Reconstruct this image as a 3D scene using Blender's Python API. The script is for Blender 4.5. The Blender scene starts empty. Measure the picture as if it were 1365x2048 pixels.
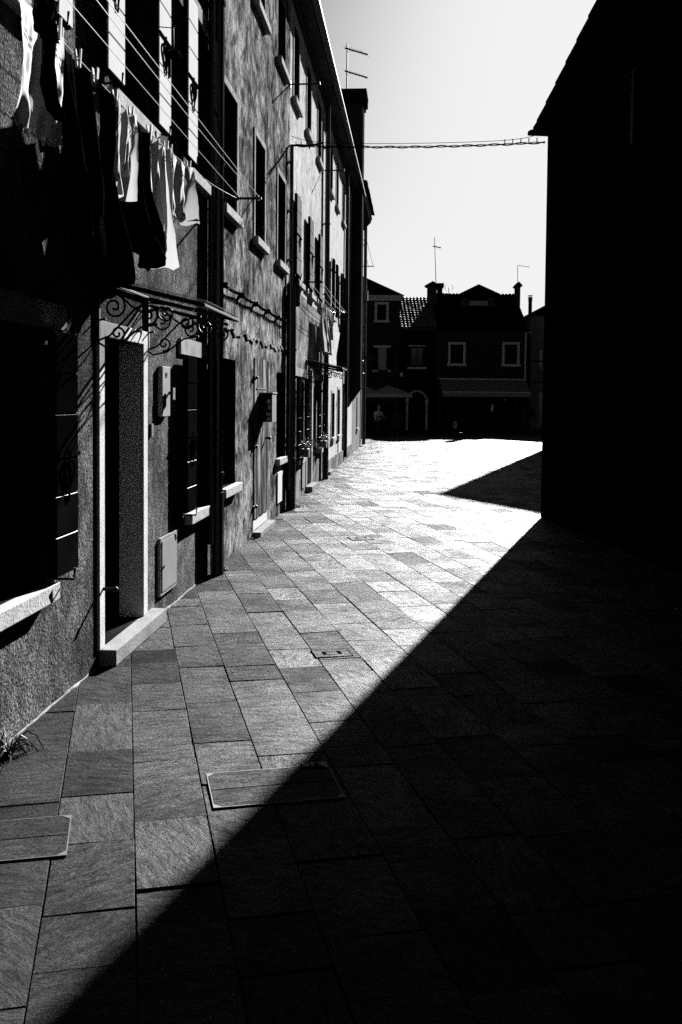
import bpy, bmesh, math, random
from mathutils import Vector, Matrix, noise as noise_
sc = bpy.context.scene
COL = sc.collection
R = math.radians
random.seed(7)

# ------------------------------------------------------------------ camera
F, PITCH, ROLL = 1900.0, R(2.5), 0.0093
PX, PY, CH = 682.5, 800 + 1900.0*math.tan(R(2.5)), 1.6
f_ = Vector((0, math.cos(PITCH), -math.sin(PITCH)))
u0 = Vector((0, math.sin(PITCH), math.cos(PITCH)))
r0 = Vector((1, 0, 0))
r_ = r0*math.cos(ROLL) + u0*math.sin(ROLL)
u_ = u0*math.cos(ROLL) - r0*math.sin(ROLL)
cam = bpy.data.objects.new('camera', bpy.data.cameras.new('camera'))
COL.objects.link(cam)
m = Matrix((r_, u_, -f_)).transposed().to_4x4()
m.translation = Vector((0, 0, CH))
cam.matrix_world = m
cam.data.sensor_fit = 'VERTICAL'
cam.data.sensor_height = 36.0
cam.data.lens = 36.0*F/2048
cam.data.shift_y = -(1024-PY)/2048
cam.data.clip_start = 0.05
cam.data.clip_end = 3000
sc.camera = cam

def at(px, py, Y):
    """point of the place seen at a photo pixel, at depth Y"""
    d = f_ + r_*((px-PX)/F) - u_*((py-PY)/F)
    return Vector((0, 0, CH)) + d*(Y/d.y)

# ------------------------------------------------------------------ sky and sun
SUN_EL = R(24.0)
SUN_AZ = math.atan2(0.3137, 0.9495)          # to the right of straight ahead
SKY_STRENGTH = 0.05
w = bpy.data.worlds.new('World'); sc.world = w; w.use_nodes = True
nt = w.node_tree; nt.nodes.clear()
sky = nt.nodes.new('ShaderNodeTexSky'); sky.sky_type = 'NISHITA'; sky.sun_disc = False
sky.sun_elevation = SUN_EL; sky.sun_rotation = SUN_AZ
sky.dust_density = 0.6; sky.air_density = 1.0; sky.ozone_density = 1.0
sep = nt.nodes.new('ShaderNodeSeparateColor')      # black and white film behind a red filter
cmb = nt.nodes.new('ShaderNodeCombineColor')
bg = nt.nodes.new('ShaderNodeBackground'); bg.inputs[1].default_value = SKY_STRENGTH
wo = nt.nodes.new('ShaderNodeOutputWorld')
nt.links.new(sky.outputs[0], sep.inputs[0])
def wm(op, a, b):                                   # the film's contrast and soft shoulder
    n = nt.nodes.new('ShaderNodeMath'); n.operation = op
    for k, v in enumerate((a, b)):
        if isinstance(v, (int, float)): n.inputs[k].default_value = v
        elif v is not None: nt.links.new(v, n.inputs[k])
    return n.outputs[0]
e_ = wm('EXPONENT', wm('MULTIPLY', wm('POWER', wm('DIVIDE', sep.outputs[0], 7.0), 2.5), -1.0), None)
v_ = wm('MULTIPLY', wm('SUBTRACT', 1.0, e_), 2.57)
for k in range(3):
    nt.links.new(v_, cmb.inputs[k])
nt.links.new(cmb.outputs[0], bg.inputs[0]); nt.links.new(bg.outputs[0], wo.inputs[0])
sd = Vector((math.sin(SUN_AZ)*math.cos(SUN_EL), math.cos(SUN_AZ)*math.cos(SUN_EL), math.sin(SUN_EL)))
sl = bpy.data.lights.new('sun', 'SUN'); sl.energy = 5.0; sl.angle = R(0.53); sl.color = (1.0, 1.0, 1.0)
so = bpy.data.objects.new('sun', sl); COL.objects.link(so)
so.rotation_euler = sd.to_track_quat('Z', 'Y').to_euler(); so.location = sd*60
sc.view_settings.view_transform = 'Standard'
try: sc.view_settings.look = 'None'
except Exception: pass
sc.view_settings.exposure = 2.8
sc.view_settings.gamma = 1.0
sc.render.engine = 'CYCLES'
sc.cycles.max_bounces = 6
sc.cycles.diffuse_bounces = 2
sc.cycles.use_denoising = False      # the pixel noise left over reads as film grain
sc.cycles.caustics_reflective = False
sc.cycles.caustics_refractive = False
sc.cycles.sample_clamp_indirect = 0.6
sc.cycles.use_adaptive_sampling = True
sc.cycles.adaptive_threshold = 0.004

# ------------------------------------------------------------------ materials
def newmat(name):
    mt = bpy.data.materials.new(name); mt.use_nodes = True
    t = mt.node_tree; b = t.nodes['Principled BSDF']
    return mt, t, b
def N(t, kind, **kw):
    n = t.nodes.new(kind)
    for k, v in kw.items(): setattr(n, k, v)
    return n
def noise(t, vec, scale, detail=4, rough=0.55, mscale=None, dist=0.0):
    if mscale is not None:
        mp = N(t, 'ShaderNodeMapping'); mp.inputs['Scale'].default_value = mscale
        t.links.new(vec, mp.inputs['Vector']); vec = mp.outputs[0]
    n = N(t, 'ShaderNodeTexNoise'); n.inputs['Scale'].default_value = scale
    n.inputs['Detail'].default_value = detail; n.inputs['Roughness'].default_value = rough
    n.inputs['Distortion'].default_value = dist
    t.links.new(vec, n.inputs['Vector'])
    return n.outputs[0]
def ramp(t, fac, stops):
    r = N(t, 'ShaderNodeValToRGB')
    while len(r.color_ramp.elements) < len(stops): r.color_ramp.elements.new(0.5)
    for e, (p, c) in zip(r.color_ramp.elements, stops):
        e.position = p; e.color = (c, c, c, 1)
    t.links.new(fac, r.inputs[0]); return r.outputs[0]
def mix(t, fac, a, b, mode='MIX'):
    n = N(t, 'ShaderNodeMix', data_type='RGBA', blend_type=mode)
    for k, v in ((0, fac), (6, a), (7, b)):
        if isinstance(v, (int, float)):
            n.inputs[k].default_value = v if k == 0 else (v, v, v, 1)
        else: t.links.new(v, n.inputs[k])
    return n.outputs[2]
def math_(t, op, a, b):
    n = N(t, 'ShaderNodeMath', operation=op)
    for k, v in enumerate((a, b)):
        if isinstance(v, (int, float)): n.inputs[k].default_value = v
        else: t.links.new(v, n.inputs[k])
    return n.outputs[0]
def bump(t, b, h, dist, strength=1.0):
    n = N(t, 'ShaderNodeBump'); n.inputs['Distance'].default_value = dist
    n.inputs['Strength'].default_value = strength
    t.links.new(h, n.inputs['Height']); t.links.new(n.outputs[0], b.inputs['Normal'])
def objco(t): return N(t, 'ShaderNodeTexCoord').outputs['Object']

def matte(mt):
    """swap the glossy layer for plain diffuse reflection"""
    t = mt.node_tree; b = t.nodes['Principled BSDF']; d = N(t, 'ShaderNodeBsdfDiffuse')
    for a, c in (('Base Color', 'Color'), ('Normal', 'Normal')):
        if b.inputs[a].links: t.links.new(b.inputs[a].links[0].from_socket, d.inputs[c])
    t.links.new(d.outputs[0], t.nodes['Material Output'].inputs[0]); return mt

ALB = 0.45      # the film's dark rendering of the stone and plaster colours
def plain(name, c, rough=0.6, metal=0.0, var=0.25, sc_=6.0, bmp=0.0, spec=0.5, lit_tops=0.0, keep=False):
    c = c if keep else c*ALB
    mt, t, b = newmat(name); co = objco(t)
    n = noise(t, co, sc_, 5)
    col = ramp(t, n, [(0.3, c*(1-var)), (0.7, c*(1+var))])
    if lit_tops:
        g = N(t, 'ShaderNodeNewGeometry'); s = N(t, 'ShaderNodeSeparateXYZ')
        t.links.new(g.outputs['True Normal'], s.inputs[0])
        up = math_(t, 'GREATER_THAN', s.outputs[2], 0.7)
        col = mix(t, up, col, lit_tops)  # sunlight on up-facing edges painted in as a pale colour
    t.links.new(col, b.inputs['Base Color'])
    b.inputs['Roughness'].default_value = rough; b.inputs['Metallic'].default_value = metal
    b.inputs['Specular IOR Level'].default_value = spec
    if bmp: bump(t, b, noise(t, co, 60, 4), bmp)
    return mt

def stucco(name, lo, hi, grain=55., bdist=0.006, streak=0.0, patch=None, cracks=0.0, spread=1.0):
    """plaster: fine rough grain, large blotches, rain streaks, optional fallen patches"""
    mt, t, b = newmat(name); co = objco(t); lo *= ALB; hi *= ALB
    big = noise(t, co, 1.1, 6, 0.65)
    col = ramp(t, big, [(0.35, lo), (0.65, hi)])
    g = noise(t, co, grain, 3, 0.6)
    col = mix(t, 0.5*spread, col, ramp(t, g, [(0.42, 0.12), (0.60, 1.0)]), 'MULTIPLY')
    if streak:
        s1 = noise(t, co, 2.6, 8, 0.78, (1.0, 1.0, 0.9), 0.5)
        col = mix(t, streak, col, ramp(t, s1, [(0.42, 0.10), (0.57, 1.0)]), 'MULTIPLY')
        s2 = noise(t, co, 9.0, 5, 0.75, (1.3, 1.3, 0.8), 0.3)
        col = mix(t, streak*0.8, col, ramp(t, s2, [(0.42, 0.15), (0.58, 1.0)]), 'MULTIPLY')
    h = math_(t, 'ADD', math_(t, 'MULTIPLY', g, 1.0), math_(t, 'MULTIPLY', noise(t, co, grain*0.35, 3), 1.2))
    h = math_(t, 'ADD', h, math_(t, 'MULTIPLY', noise(t, co, 5, 3), 1.2))
    if cracks:
        v = N(t, 'ShaderNodeTexVoronoi', feature='DISTANCE_TO_EDGE'); v.inputs['Scale'].default_value = 1.7
        wv = noise(t, co, 3, 5); mp = N(t, 'ShaderNodeMix', data_type='VECTOR'); mp.inputs[0].default_value = 0.30
        t.links.new(co, mp.inputs[4])
        nn = N(t, 'ShaderNodeTexNoise'); nn.inputs['Scale'].default_value = 2.5; nn.inputs['Detail'].default_value = 6
        t.links.new(co, nn.inputs['Vector']); t.links.new(nn.outputs[1], mp.inputs[5]); t.links.new(mp.outputs[1], v.inputs['Vector'])
        ck = ramp(t, v.outputs[0], [(0.002, 0.15), (0.012, 1.0)])
        col = mix(t, cracks, col, ck, 'MULTIPLY')
    if patch:
        pn = noise(t, co, 1.6, 8, 0.72, (1.6, 1.6, 0.8), 0.8)
        pm = ramp(t, pn, [(patch[0], 0.0), (patch[0]+0.02, 1.0)])
        col = mix(t, pm, col, mix(t, 1.0, patch[1], ramp(t, g, [(0.3, 0.3), (0.7, 1.0)]), 'MULTIPLY'))
        h = math_(t, 'SUBTRACT', h, math_(t, 'MULTIPLY', pm, 2.0))
    t.links.new(col, b.inputs['Base Color'])
    b.inputs['Roughness'].default_value = 0.9; b.inputs['Specular IOR Level'].default_value = 0.2
    bump(t, b, h, bdist)
    return matte(mt)

def slab_mat(loose=False):
    mt, t, b = newmat('cover_stone' if loose else 'split_stone_paving')
    if loose: uv = objco(t); tone = 0.75
    else:
        uv = N(t, 'ShaderNodeUVMap'); uv.uv_map = 'UVMap'; uv = uv.outputs[0]
        at_ = N(t, 'ShaderNodeAttribute'); at_.attribute_name = 'tone'; tone = at_.outputs[0]
    n1 = noise(t, uv, 9.0, 8, 0.78, (1.0, 3.2, 1), 0.5)
    n2 = noise(t, uv, 60.0, 4, 0.7, (1, 2.0, 1))
    n3 = noise(t, uv, 2.2, 4, 0.6)
    col = ramp(t, n1, [(0.3, SLAB*0.6), (0.7, SLAB*1.35)])
    col = mix(t, 0.6, col, ramp(t, n2, [(0.35, 0.45), (0.65, 1.0)]), 'MULTIPLY')
    col = mix(t, 0.5, col, ramp(t, n3, [(0.35, 0.6), (0.65, 1.0)]), 'MULTIPLY')
    col = mix(t, 1.0, col, tone, 'MULTIPLY')
    t.links.new(col, b.inputs['Base Color'])
    h = math_(t, 'ADD', math_(t, 'MULTIPLY', n1, 0.9), math_(t, 'MULTIPLY', n2, 0.30))
    bump(t, b, h, SLAB_BUMP)
    b.inputs['Roughness'].default_value = SLAB_ROUGH; b.inputs['Specular IOR Level'].default_value = SLAB_SPEC
    tn = mix(t, 1.0, ramp(t, n1, [(0.38, 0.4), (0.56, 1.0)]), tone, 'MULTIPLY')
    tn = mix(t, 0.75, tn, ramp(t, n2, [(0.38, 0.2), (0.55, 1.0)]), 'MULTIPLY')
    tn = mix(t, 0.8, tn, ramp(t, n3, [(0.35, 0.5), (0.6, 1.0)]), 'MULTIPLY')
    pits = N(t, 'ShaderNodeBsdfDiffuse'); pits.inputs[0].default_value = (0.004, 0.004, 0.004, 1)   # low spots of the grain stay dark and dull
    mx = N(t, 'ShaderNodeMixShader'); t.links.new(tn, mx.inputs[0]); t.links.new(pits.outputs[0], mx.inputs[1]); t.links.new(b.outputs[0], mx.inputs[2])
    t.links.new(mx.outputs[0], t.nodes['Material Output'].inputs[0])
    return mt
SLAB_TINT = 1.0
SLAB, SLAB_ROUGH, SLAB_SPEC, SLAB_BUMP = 0.005, 0.53, 0.115, 0.036

M = {}
M['plasterA'] = stucco('rough_cast_plaster', 0.16, 0.46, 70, 0.016, 0.55, spread=1.7)
M['plasterB'] = stucco('streaked_plaster', 0.30, 0.90, 70, 0.006, 0.95)
M['plasterC'] = stucco('pale_cracked_plaster', 0.85, 0.95, 60, 0.003, 0.35, cracks=0.7, spread=0.3)
M['plasterC2'] = stucco('streaked_grey_render', 0.4, 0.8, 60, 0.006, 0.7)
M['plasterD'] = stucco('pale_peeling_plaster', 0.82, 0.92, 60, 0.003, 0.2, patch=(0.60, 0.10), spread=0.3)
M['plasterF'] = stucco('smooth_grey_plaster', 0.36, 0.44, 40, 0.002, 0.2, spread=0.2)
M['reveal'] = stucco('shaded_reveal_plaster', 0.02, 0.05, 50, 0.004, 0.3)  # shade of the recessed openings put into the plaster colour
M['shade_black_plaster'] = stucco('shade_black_plaster', 0.0015, 0.003, 50, 0.003, 0.3)  # near-black base stands in for the deep shade on these walls
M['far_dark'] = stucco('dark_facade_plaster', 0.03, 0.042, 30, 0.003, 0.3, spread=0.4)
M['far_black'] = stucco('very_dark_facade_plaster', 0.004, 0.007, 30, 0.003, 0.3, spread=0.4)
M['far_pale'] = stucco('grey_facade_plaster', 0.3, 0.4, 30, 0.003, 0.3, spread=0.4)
M['stone'] = plain('white_stone', 0.56, 0.8, var=0.22, bmp=0.005, spec=0.2, sc_=13)
M['paint_midstone'] = matte(plain('pale_door_stone', 0.78, 0.8, var=0.12, bmp=0.003, sc_=9))
M['step_stone'] = matte(plain('worn_step_stone', 0.34, 0.8, var=0.2, bmp=0.004))
M['stone_grey'] = plain('grey_stone', 0.42, 0.8, var=0.3, bmp=0.003)
M['paint_white'] = plain('white_paint', 0.78, 0.6, var=0.05, spec=0.15)
M['paint_grey'] = plain('grey_paint', 0.26, 0.7, var=0.15, spec=0.15)
M['paint_dark'] = plain('dark_paint', 0.005, 0.8, var=0.3, lit_tops=0.85, spec=0.05)
M['paint_midgrey'] = plain('mid_grey_paint', 0.42, 0.6, var=0.15, spec=0.2)
M['enamel'] = matte(plain('grey_enamel', 0.34, 0.5, var=0.06))
M['gloss'] = plain('gloss_door_paint', 0.85, 0.32, var=0.03, spec=0.5)
M['iron'] = plain('black_iron', 0.006, 0.6, var=0.3, spec=0.12)
M['pipe'] = plain('dark_copper_pipe', 0.006, 0.35, var=0.4, spec=0.6)
M['glass'] = plain('dark_window', 0.006, 0.15, var=0.2)
M['interior'] = plain('dark_interior', 0.004, 0.9, var=0.2)
M['wire'] = plain('white_line', 0.85, 0.4, var=0.05)
M['cable'] = plain('black_cable', 0.005, 0.7, var=0.2, spec=0.15)
M['tile'] = plain('roof_tile', 0.06, 0.95, var=0.6, sc_=3.0, bmp=0.003)
M['tile_black'] = plain('dark_roof_tile', 0.005, 1.0, var=0.5, sc_=3.0, spec=0.0)
M['soffit'] = plain('grey_soffit', 0.10, 0.9, var=0.3, spec=0.1)
M['metal'] = plain('zinc_gutter', 0.03, 0.6, var=0.4, spec=0.3)
M['brick'] = plain('chimney_plaster', 0.05, 0.9, var=0.3, spec=0.1)
M['canvas'] = plain('awning_canvas', 0.22, 0.8, var=0.12)
M['canvas_pale'] = plain('parasol_canvas', 0.26, 0.8, var=0.12)
M['cloth_white'] = plain('white_cloth', 0.85, 0.8, var=0.06, sc_=20)
M['cloth_grey'] = plain('pale_cloth', 0.6, 0.8, var=0.1, sc_=20)
def cloth_mat(name, c, tl):
    mt = plain(name, c, 0.85, var=0.06, sc_=20, spec=0.1, keep=True); t = mt.node_tree; b = t.nodes['Principled BSDF']
    tr = N(t, 'ShaderNodeBsdfTranslucent'); tr.inputs[0].default_value = (c, c, c, 1)
    mx = N(t, 'ShaderNodeMixShader'); mx.inputs[0].default_value = tl
    t.links.new(b.outputs[0], mx.inputs[1]); t.links.new(tr.outputs[0], mx.inputs[2]); t.links.new(mx.outputs[0], t.nodes['Material Output'].inputs[0])
    return mt
M['cloth_white'] = cloth_mat('white_cloth', 0.30, 0.3); M['cloth_grey'] = cloth_mat('pale_cloth', 0.20, 0.3)
M['cloth_dark'] = plain('dark_cloth', 0.006, 0.9, var=0.5, sc_=20)
M['leaf'] = plain('leaf', 0.10, 0.5, var=0.6, sc_=9)
M['leaf_pale'] = plain('pale_leaf', 0.5, 0.4, var=0.4, sc_=9)
M['pot'] = plain('pale_pot', 0.5, 0.6, var=0.2)
M['skin'] = plain('skin', 0.2, 0.5, var=0.1)
M['hair'] = plain('dark_hair', 0.02, 0.6)
M['moss'] = plain('joint_dirt', 0.02, 1.0, var=0.8, sc_=12, bmp=0.01)
M['slab'] = slab_mat()
for k in ('paint_dark', 'tile_black', 'cable', 'cloth_dark', 'interior', 'moss', 'brick', 'soffit', 'stone', 'paint_white', 'paint_grey', 'canvas', 'canvas_pale', 'stone_grey', 'paint_midgrey'): matte(M[k])
def wood_mat():
    mt, t, b = newmat('weathered_boards'); co = objco(t)
    s = noise(t, co, 3, 8, 0.75, (4, 4, 0.5), 0.4)
    col = ramp(t, s, [(0.38, 0.03), (0.5, 0.10), (0.62, 0.30)])
    col = mix(t, 0.8, col, ramp(t, noise(t, co, 1.6, 4, 0.6, (1.6, 1, 0.7)), [(0.4, 0.25), (0.6, 1.0)]), 'MULTIPLY')
    t.links.new(col, b.inputs['Base Color']); b.inputs['Roughness'].default_value = 0.85
    bump(t, b, s, 0.012); return matte(mt)
M['wood'] = wood_mat()
def poly_mat():
    mt, t, b = newmat('clear_sheet')
    b.inputs['Base Color'].default_value = (0.25, 0.25, 0.25, 1); b.inputs['Roughness'].default_value = 0.3
    tr = N(t, 'ShaderNodeBsdfTransparent'); tr.inputs[0].default_value = (0.8, 0.8, 0.8, 1)
    mx = N(t, 'ShaderNodeMixShader'); mx.inputs[0].default_value = 0.82
    t.links.new(b.outputs[0], mx.inputs[1]); t.links.new(tr.outputs[0], mx.inputs[2])
    t.links.new(mx.outputs[0], t.nodes['Material Output'].inputs[0]); return mt
M['sheet'] = poly_mat()

# ------------------------------------------------------------------ builders
WANG = math.atan2(1.0, 0.0768)
WD = Vector((math.cos(WANG), math.sin(WANG), 0)); WN = Vector((WD.y, -WD.x, 0)); WO = Vector((-1.862, 0, 0))
def wp(s, z, out=0): return WO + WD*s + WN*out + Vector((0, 0, z))

class Frame:
    """local frame: a along the wall, b outward from the wall, c up"""
    def __init__(self, origin, ang): self.o = Vector(origin); self.ang = ang
LEFT = Frame(WO, WANG)

def tag(o, label=None, cat=None, group=None, kind=None):
    for k, v in (('label', label), ('category', cat), ('group', group), ('kind', kind)):
        if v: o[k] = v
    return o
def root(name, frame, a, b, c, label, cat, group=None):
    o = bpy.data.objects.new(name, None); COL.objects.link(o); o.empty_display_size = 0.2
    A = Vector((math.cos(frame.ang), math.sin(frame.ang), 0)); B = Vector((A.y, -A.x, 0))
    o.location = frame.o + A*a + B*b + Vector((0, 0, c)); o.rotation_euler = (0, 0, frame.ang)
    REF[o.name] = (a, b, c)
    return tag(o, label, cat, group)
REF = {}

class MB:
    def __init__(self): self.v = []; self.f = []; self.m = []; self.mi = 0; self.g = []
    def add(self, vs, fs):
        n = len(self.v); self.g.append((n, len(self.f))); self.v += [tuple(p) for p in vs]
        for q in fs: self.f.append(tuple(i+n for i in q)); self.m.append(self.mi)
        return self
    def box(self, a0, a1, b0, b1, c0, c1):
        vs = [(a, b, c) for a in (a0, a1) for b in (b0, b1) for c in (c0, c1)]
        return self.add(vs, [(0, 1, 3, 2), (4, 6, 7, 5), (0, 4, 5, 1), (2, 3, 7, 6), (0, 2, 6, 4), (1, 5, 7, 3)])
    def prism(self, pts, axis, t0, t1):
        """closed outline pts (2d) extruded along axis"""
        def P(p, t):
            return {'a': (t, p[0], p[1]), 'b': (p[0], t, p[1]), 'c': (p[0], p[1], t)}[axis]
        n = len(pts); vs = [P(p, t0) for p in pts] + [P(p, t1) for p in pts]
        fs = [tuple(range(n)), tuple(range(2*n-1, n-1, -1))] + [(i, (i+1) % n, n+(i+1) % n, n+i) for i in range(n)]
        return self.add(vs, fs)
    def tube(self, pts, r, seg=8, r1=None, flat=1.0):
        pts = [Vector(p) for p in pts]; n = len(pts); vs = []; fs = []
        prev = None
        for i, p in enumerate(pts):
            d = (pts[min(i+1, n-1)] - pts[max(i-1, 0)]).normalized()
            ref = prev if prev else (Vector((0, 0, 1)) if abs(d.z) < 0.9 else Vector((1, 0, 0)))
            x = (ref - d*ref.dot(d)); x = x.normalized() if x.length > 1e-6 else d.orthogonal().normalized()
            y = d.cross(x); prev = x
            rr = r if r1 is None else r + (r1-r)*i/max(1, n-1)
            for k in range(seg):
                a = 2*math.pi*k/seg; vs.append(p + x*math.cos(a)*rr + y*math.sin(a)*rr*flat)
        for i in range(n-1):
            for k in range(seg):
                fs.append((i*seg+k, i*seg+(k+1) % seg, (i+1)*seg+(k+1) % seg, (i+1)*seg+k))
        fs += [tuple(range(seg-1, -1, -1)), tuple((n-1)*seg+k for k in range(seg))]
        return self.add(vs, fs)
    def sphere(self, c, r, sx=1, sy=1, sz=1, seg=10, rings=7):
        vs = []; fs = []
        for i in range(rings+1):
            th = math.pi*i/rings
            for k in range(seg):
                ph = 2*math.pi*k/seg
                vs.append((c[0]+r*sx*math.sin(th)*math.cos(ph), c[1]+r*sy*math.sin(th)*math.sin(ph), c[2]+r*sz*math.cos(th)))
        for i in range(rings):
            for k in range(seg):
                fs.append((i*seg+k, i*seg+(k+1) % seg, (i+1)*seg+(k+1) % seg, (i+1)*seg+k))
        return self.add(vs, fs)
    def build_each(self, name, mats, parent, n=1, **kw):
        """every n shapes become one object of their own"""
        st = self.g[::n] + [(len(self.v), len(self.f))]
        for (v0, f0), (v1, f1) in zip(st, st[1:]):
            q = MB(); q.v = self.v[v0:v1]; q.f = [tuple(i-v0 for i in f) for f in self.f[f0:f1]]; q.m = self.m[f0:f1]
            q.build(name, mats, parent, **kw)
    def build(self, name, mats, parent=None, bevel=0.0, smooth=False, ref=None, label=None):
        """coordinates are (a, b, c); the parent's frame reference is subtracted"""
        if parent is not None and ref is None: ref = REF.get(parent.name, (0, 0, 0))
        ref = ref or (0, 0, 0)
        me = bpy.data.meshes.new(name)
        me.from_pydata([(p[0]-ref[0], -(p[1]-ref[1]), p[2]-ref[2]) for p in self.v], [], self.f)
        mats = mats if isinstance(mats, (list, tuple)) else [mats]
        for mm in mats: me.materials.append(mm)
        me.polygons.foreach_set('material_index', self.m)
        bm = bmesh.new(); bm.from_mesh(me)
        bmesh.ops.remove_doubles(bm, verts=bm.verts, dist=1e-5)
        bmesh.ops.recalc_face_normals(bm, faces=bm.faces); bm.to_mesh(me); bm.free()
        if smooth:
            me.polygons.foreach_set('use_smooth', [True]*len(me.polygons))
        o = bpy.data.objects.new(name, me); COL.objects.link(o)
        if parent is not None: o.parent = parent; REF[o.name] = ref
        if bevel:
            b = o.modifiers.new('bevel', 'BEVEL'); b.width = bevel; b.segments = 2; b.limit_method = 'ANGLE'
        if label: o['label'] = label
        return o

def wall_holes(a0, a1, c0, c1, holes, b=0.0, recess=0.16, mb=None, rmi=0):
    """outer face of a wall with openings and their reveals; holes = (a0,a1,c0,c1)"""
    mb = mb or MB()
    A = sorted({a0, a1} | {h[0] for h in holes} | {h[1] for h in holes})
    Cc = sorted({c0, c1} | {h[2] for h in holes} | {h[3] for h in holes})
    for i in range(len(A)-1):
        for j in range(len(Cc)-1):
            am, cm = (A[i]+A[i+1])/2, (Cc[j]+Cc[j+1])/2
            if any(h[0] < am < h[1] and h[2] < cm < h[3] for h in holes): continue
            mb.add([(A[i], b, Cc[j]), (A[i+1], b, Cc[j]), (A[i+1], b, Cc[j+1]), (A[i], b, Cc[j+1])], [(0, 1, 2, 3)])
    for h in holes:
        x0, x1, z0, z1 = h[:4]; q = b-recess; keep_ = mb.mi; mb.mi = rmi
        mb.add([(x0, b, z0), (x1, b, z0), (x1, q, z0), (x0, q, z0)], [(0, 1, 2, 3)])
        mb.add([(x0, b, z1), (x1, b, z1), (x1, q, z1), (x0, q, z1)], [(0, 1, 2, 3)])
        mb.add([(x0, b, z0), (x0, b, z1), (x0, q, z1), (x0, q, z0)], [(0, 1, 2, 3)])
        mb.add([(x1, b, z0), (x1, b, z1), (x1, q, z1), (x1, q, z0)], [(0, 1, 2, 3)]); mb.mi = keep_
    return mb
def shell(mb, a0, a1, b1, c0, c1, b=0.0):
    """sides and back of the house volume"""
    mb.add([(a0, b, c0), (a0, b1, c0), (a0, b1, c1), (a0, b, c1)], [(0, 1, 2, 3)])
    mb.add([(a1, b, c0), (a1, b1, c0), (a1, b1, c1), (a1, b, c1)], [(0, 1, 2, 3)])
    mb.add([(a0, b1, c0), (a1, b1, c0), (a1, b1, c1), (a0, b1, c1)], [(0, 1, 2, 3)])
    return mb

def tiles(mb, P0, U, V, lu, lv, pitch=0.20, course=0.37, amp=0.035):
    """barrel tiles: P0 eave corner, U along the eave, V up the slope (coordinates a,b,c)"""
    P0 = Vector(P0); U = Vector(U).normalized(); V = Vector(V).normalized(); Nn = U.cross(V)
    if Nn.z < 0: Nn = -Nn
    per = 6; nu = max(1, int(lu/pitch)); nv = max(1, int(lv/course))
    rows = []
    for j in range(nv):
        for e in (0, 1):
            rows.append((j+e, 0.045*(1-e)))
    vs = []; fs = []; W = nu*per+1
    rj = [[random.uniform(-.012, .012) for _ in range(nu+1)] for _ in range(nv+1)]
    for (vv, off) in rows:
        for i in range(W):
            k = i//per; x = i/per*(lu/nu)
            h = amp*abs(math.sin(math.pi*i/per))*1.6
            vs.append(P0 + U*x + V*(vv*lv/nv) + Nn*(h+off+rj[min(int(vv), nv)][min(k, nu)]))
    for q in range(len(rows)-1):
        for i in range(W-1):
            fs.append((q*W+i, q*W+i+1, (q+1)*W+i+1, (q+1)*W+i))
    return mb.add(vs, fs)

def spiral(ca, cc, r0, turns, start, sgn=1, n=28, rin=0.15):
    out = []
    for i in range(n+1):
        t = i/n; a = start + sgn*turns*2*math.pi*t; r = r0*(1-(1-rin)*t)
        out.append((ca+r*math.cos(a), cc+r*math.sin(a)))
    return out

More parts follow.
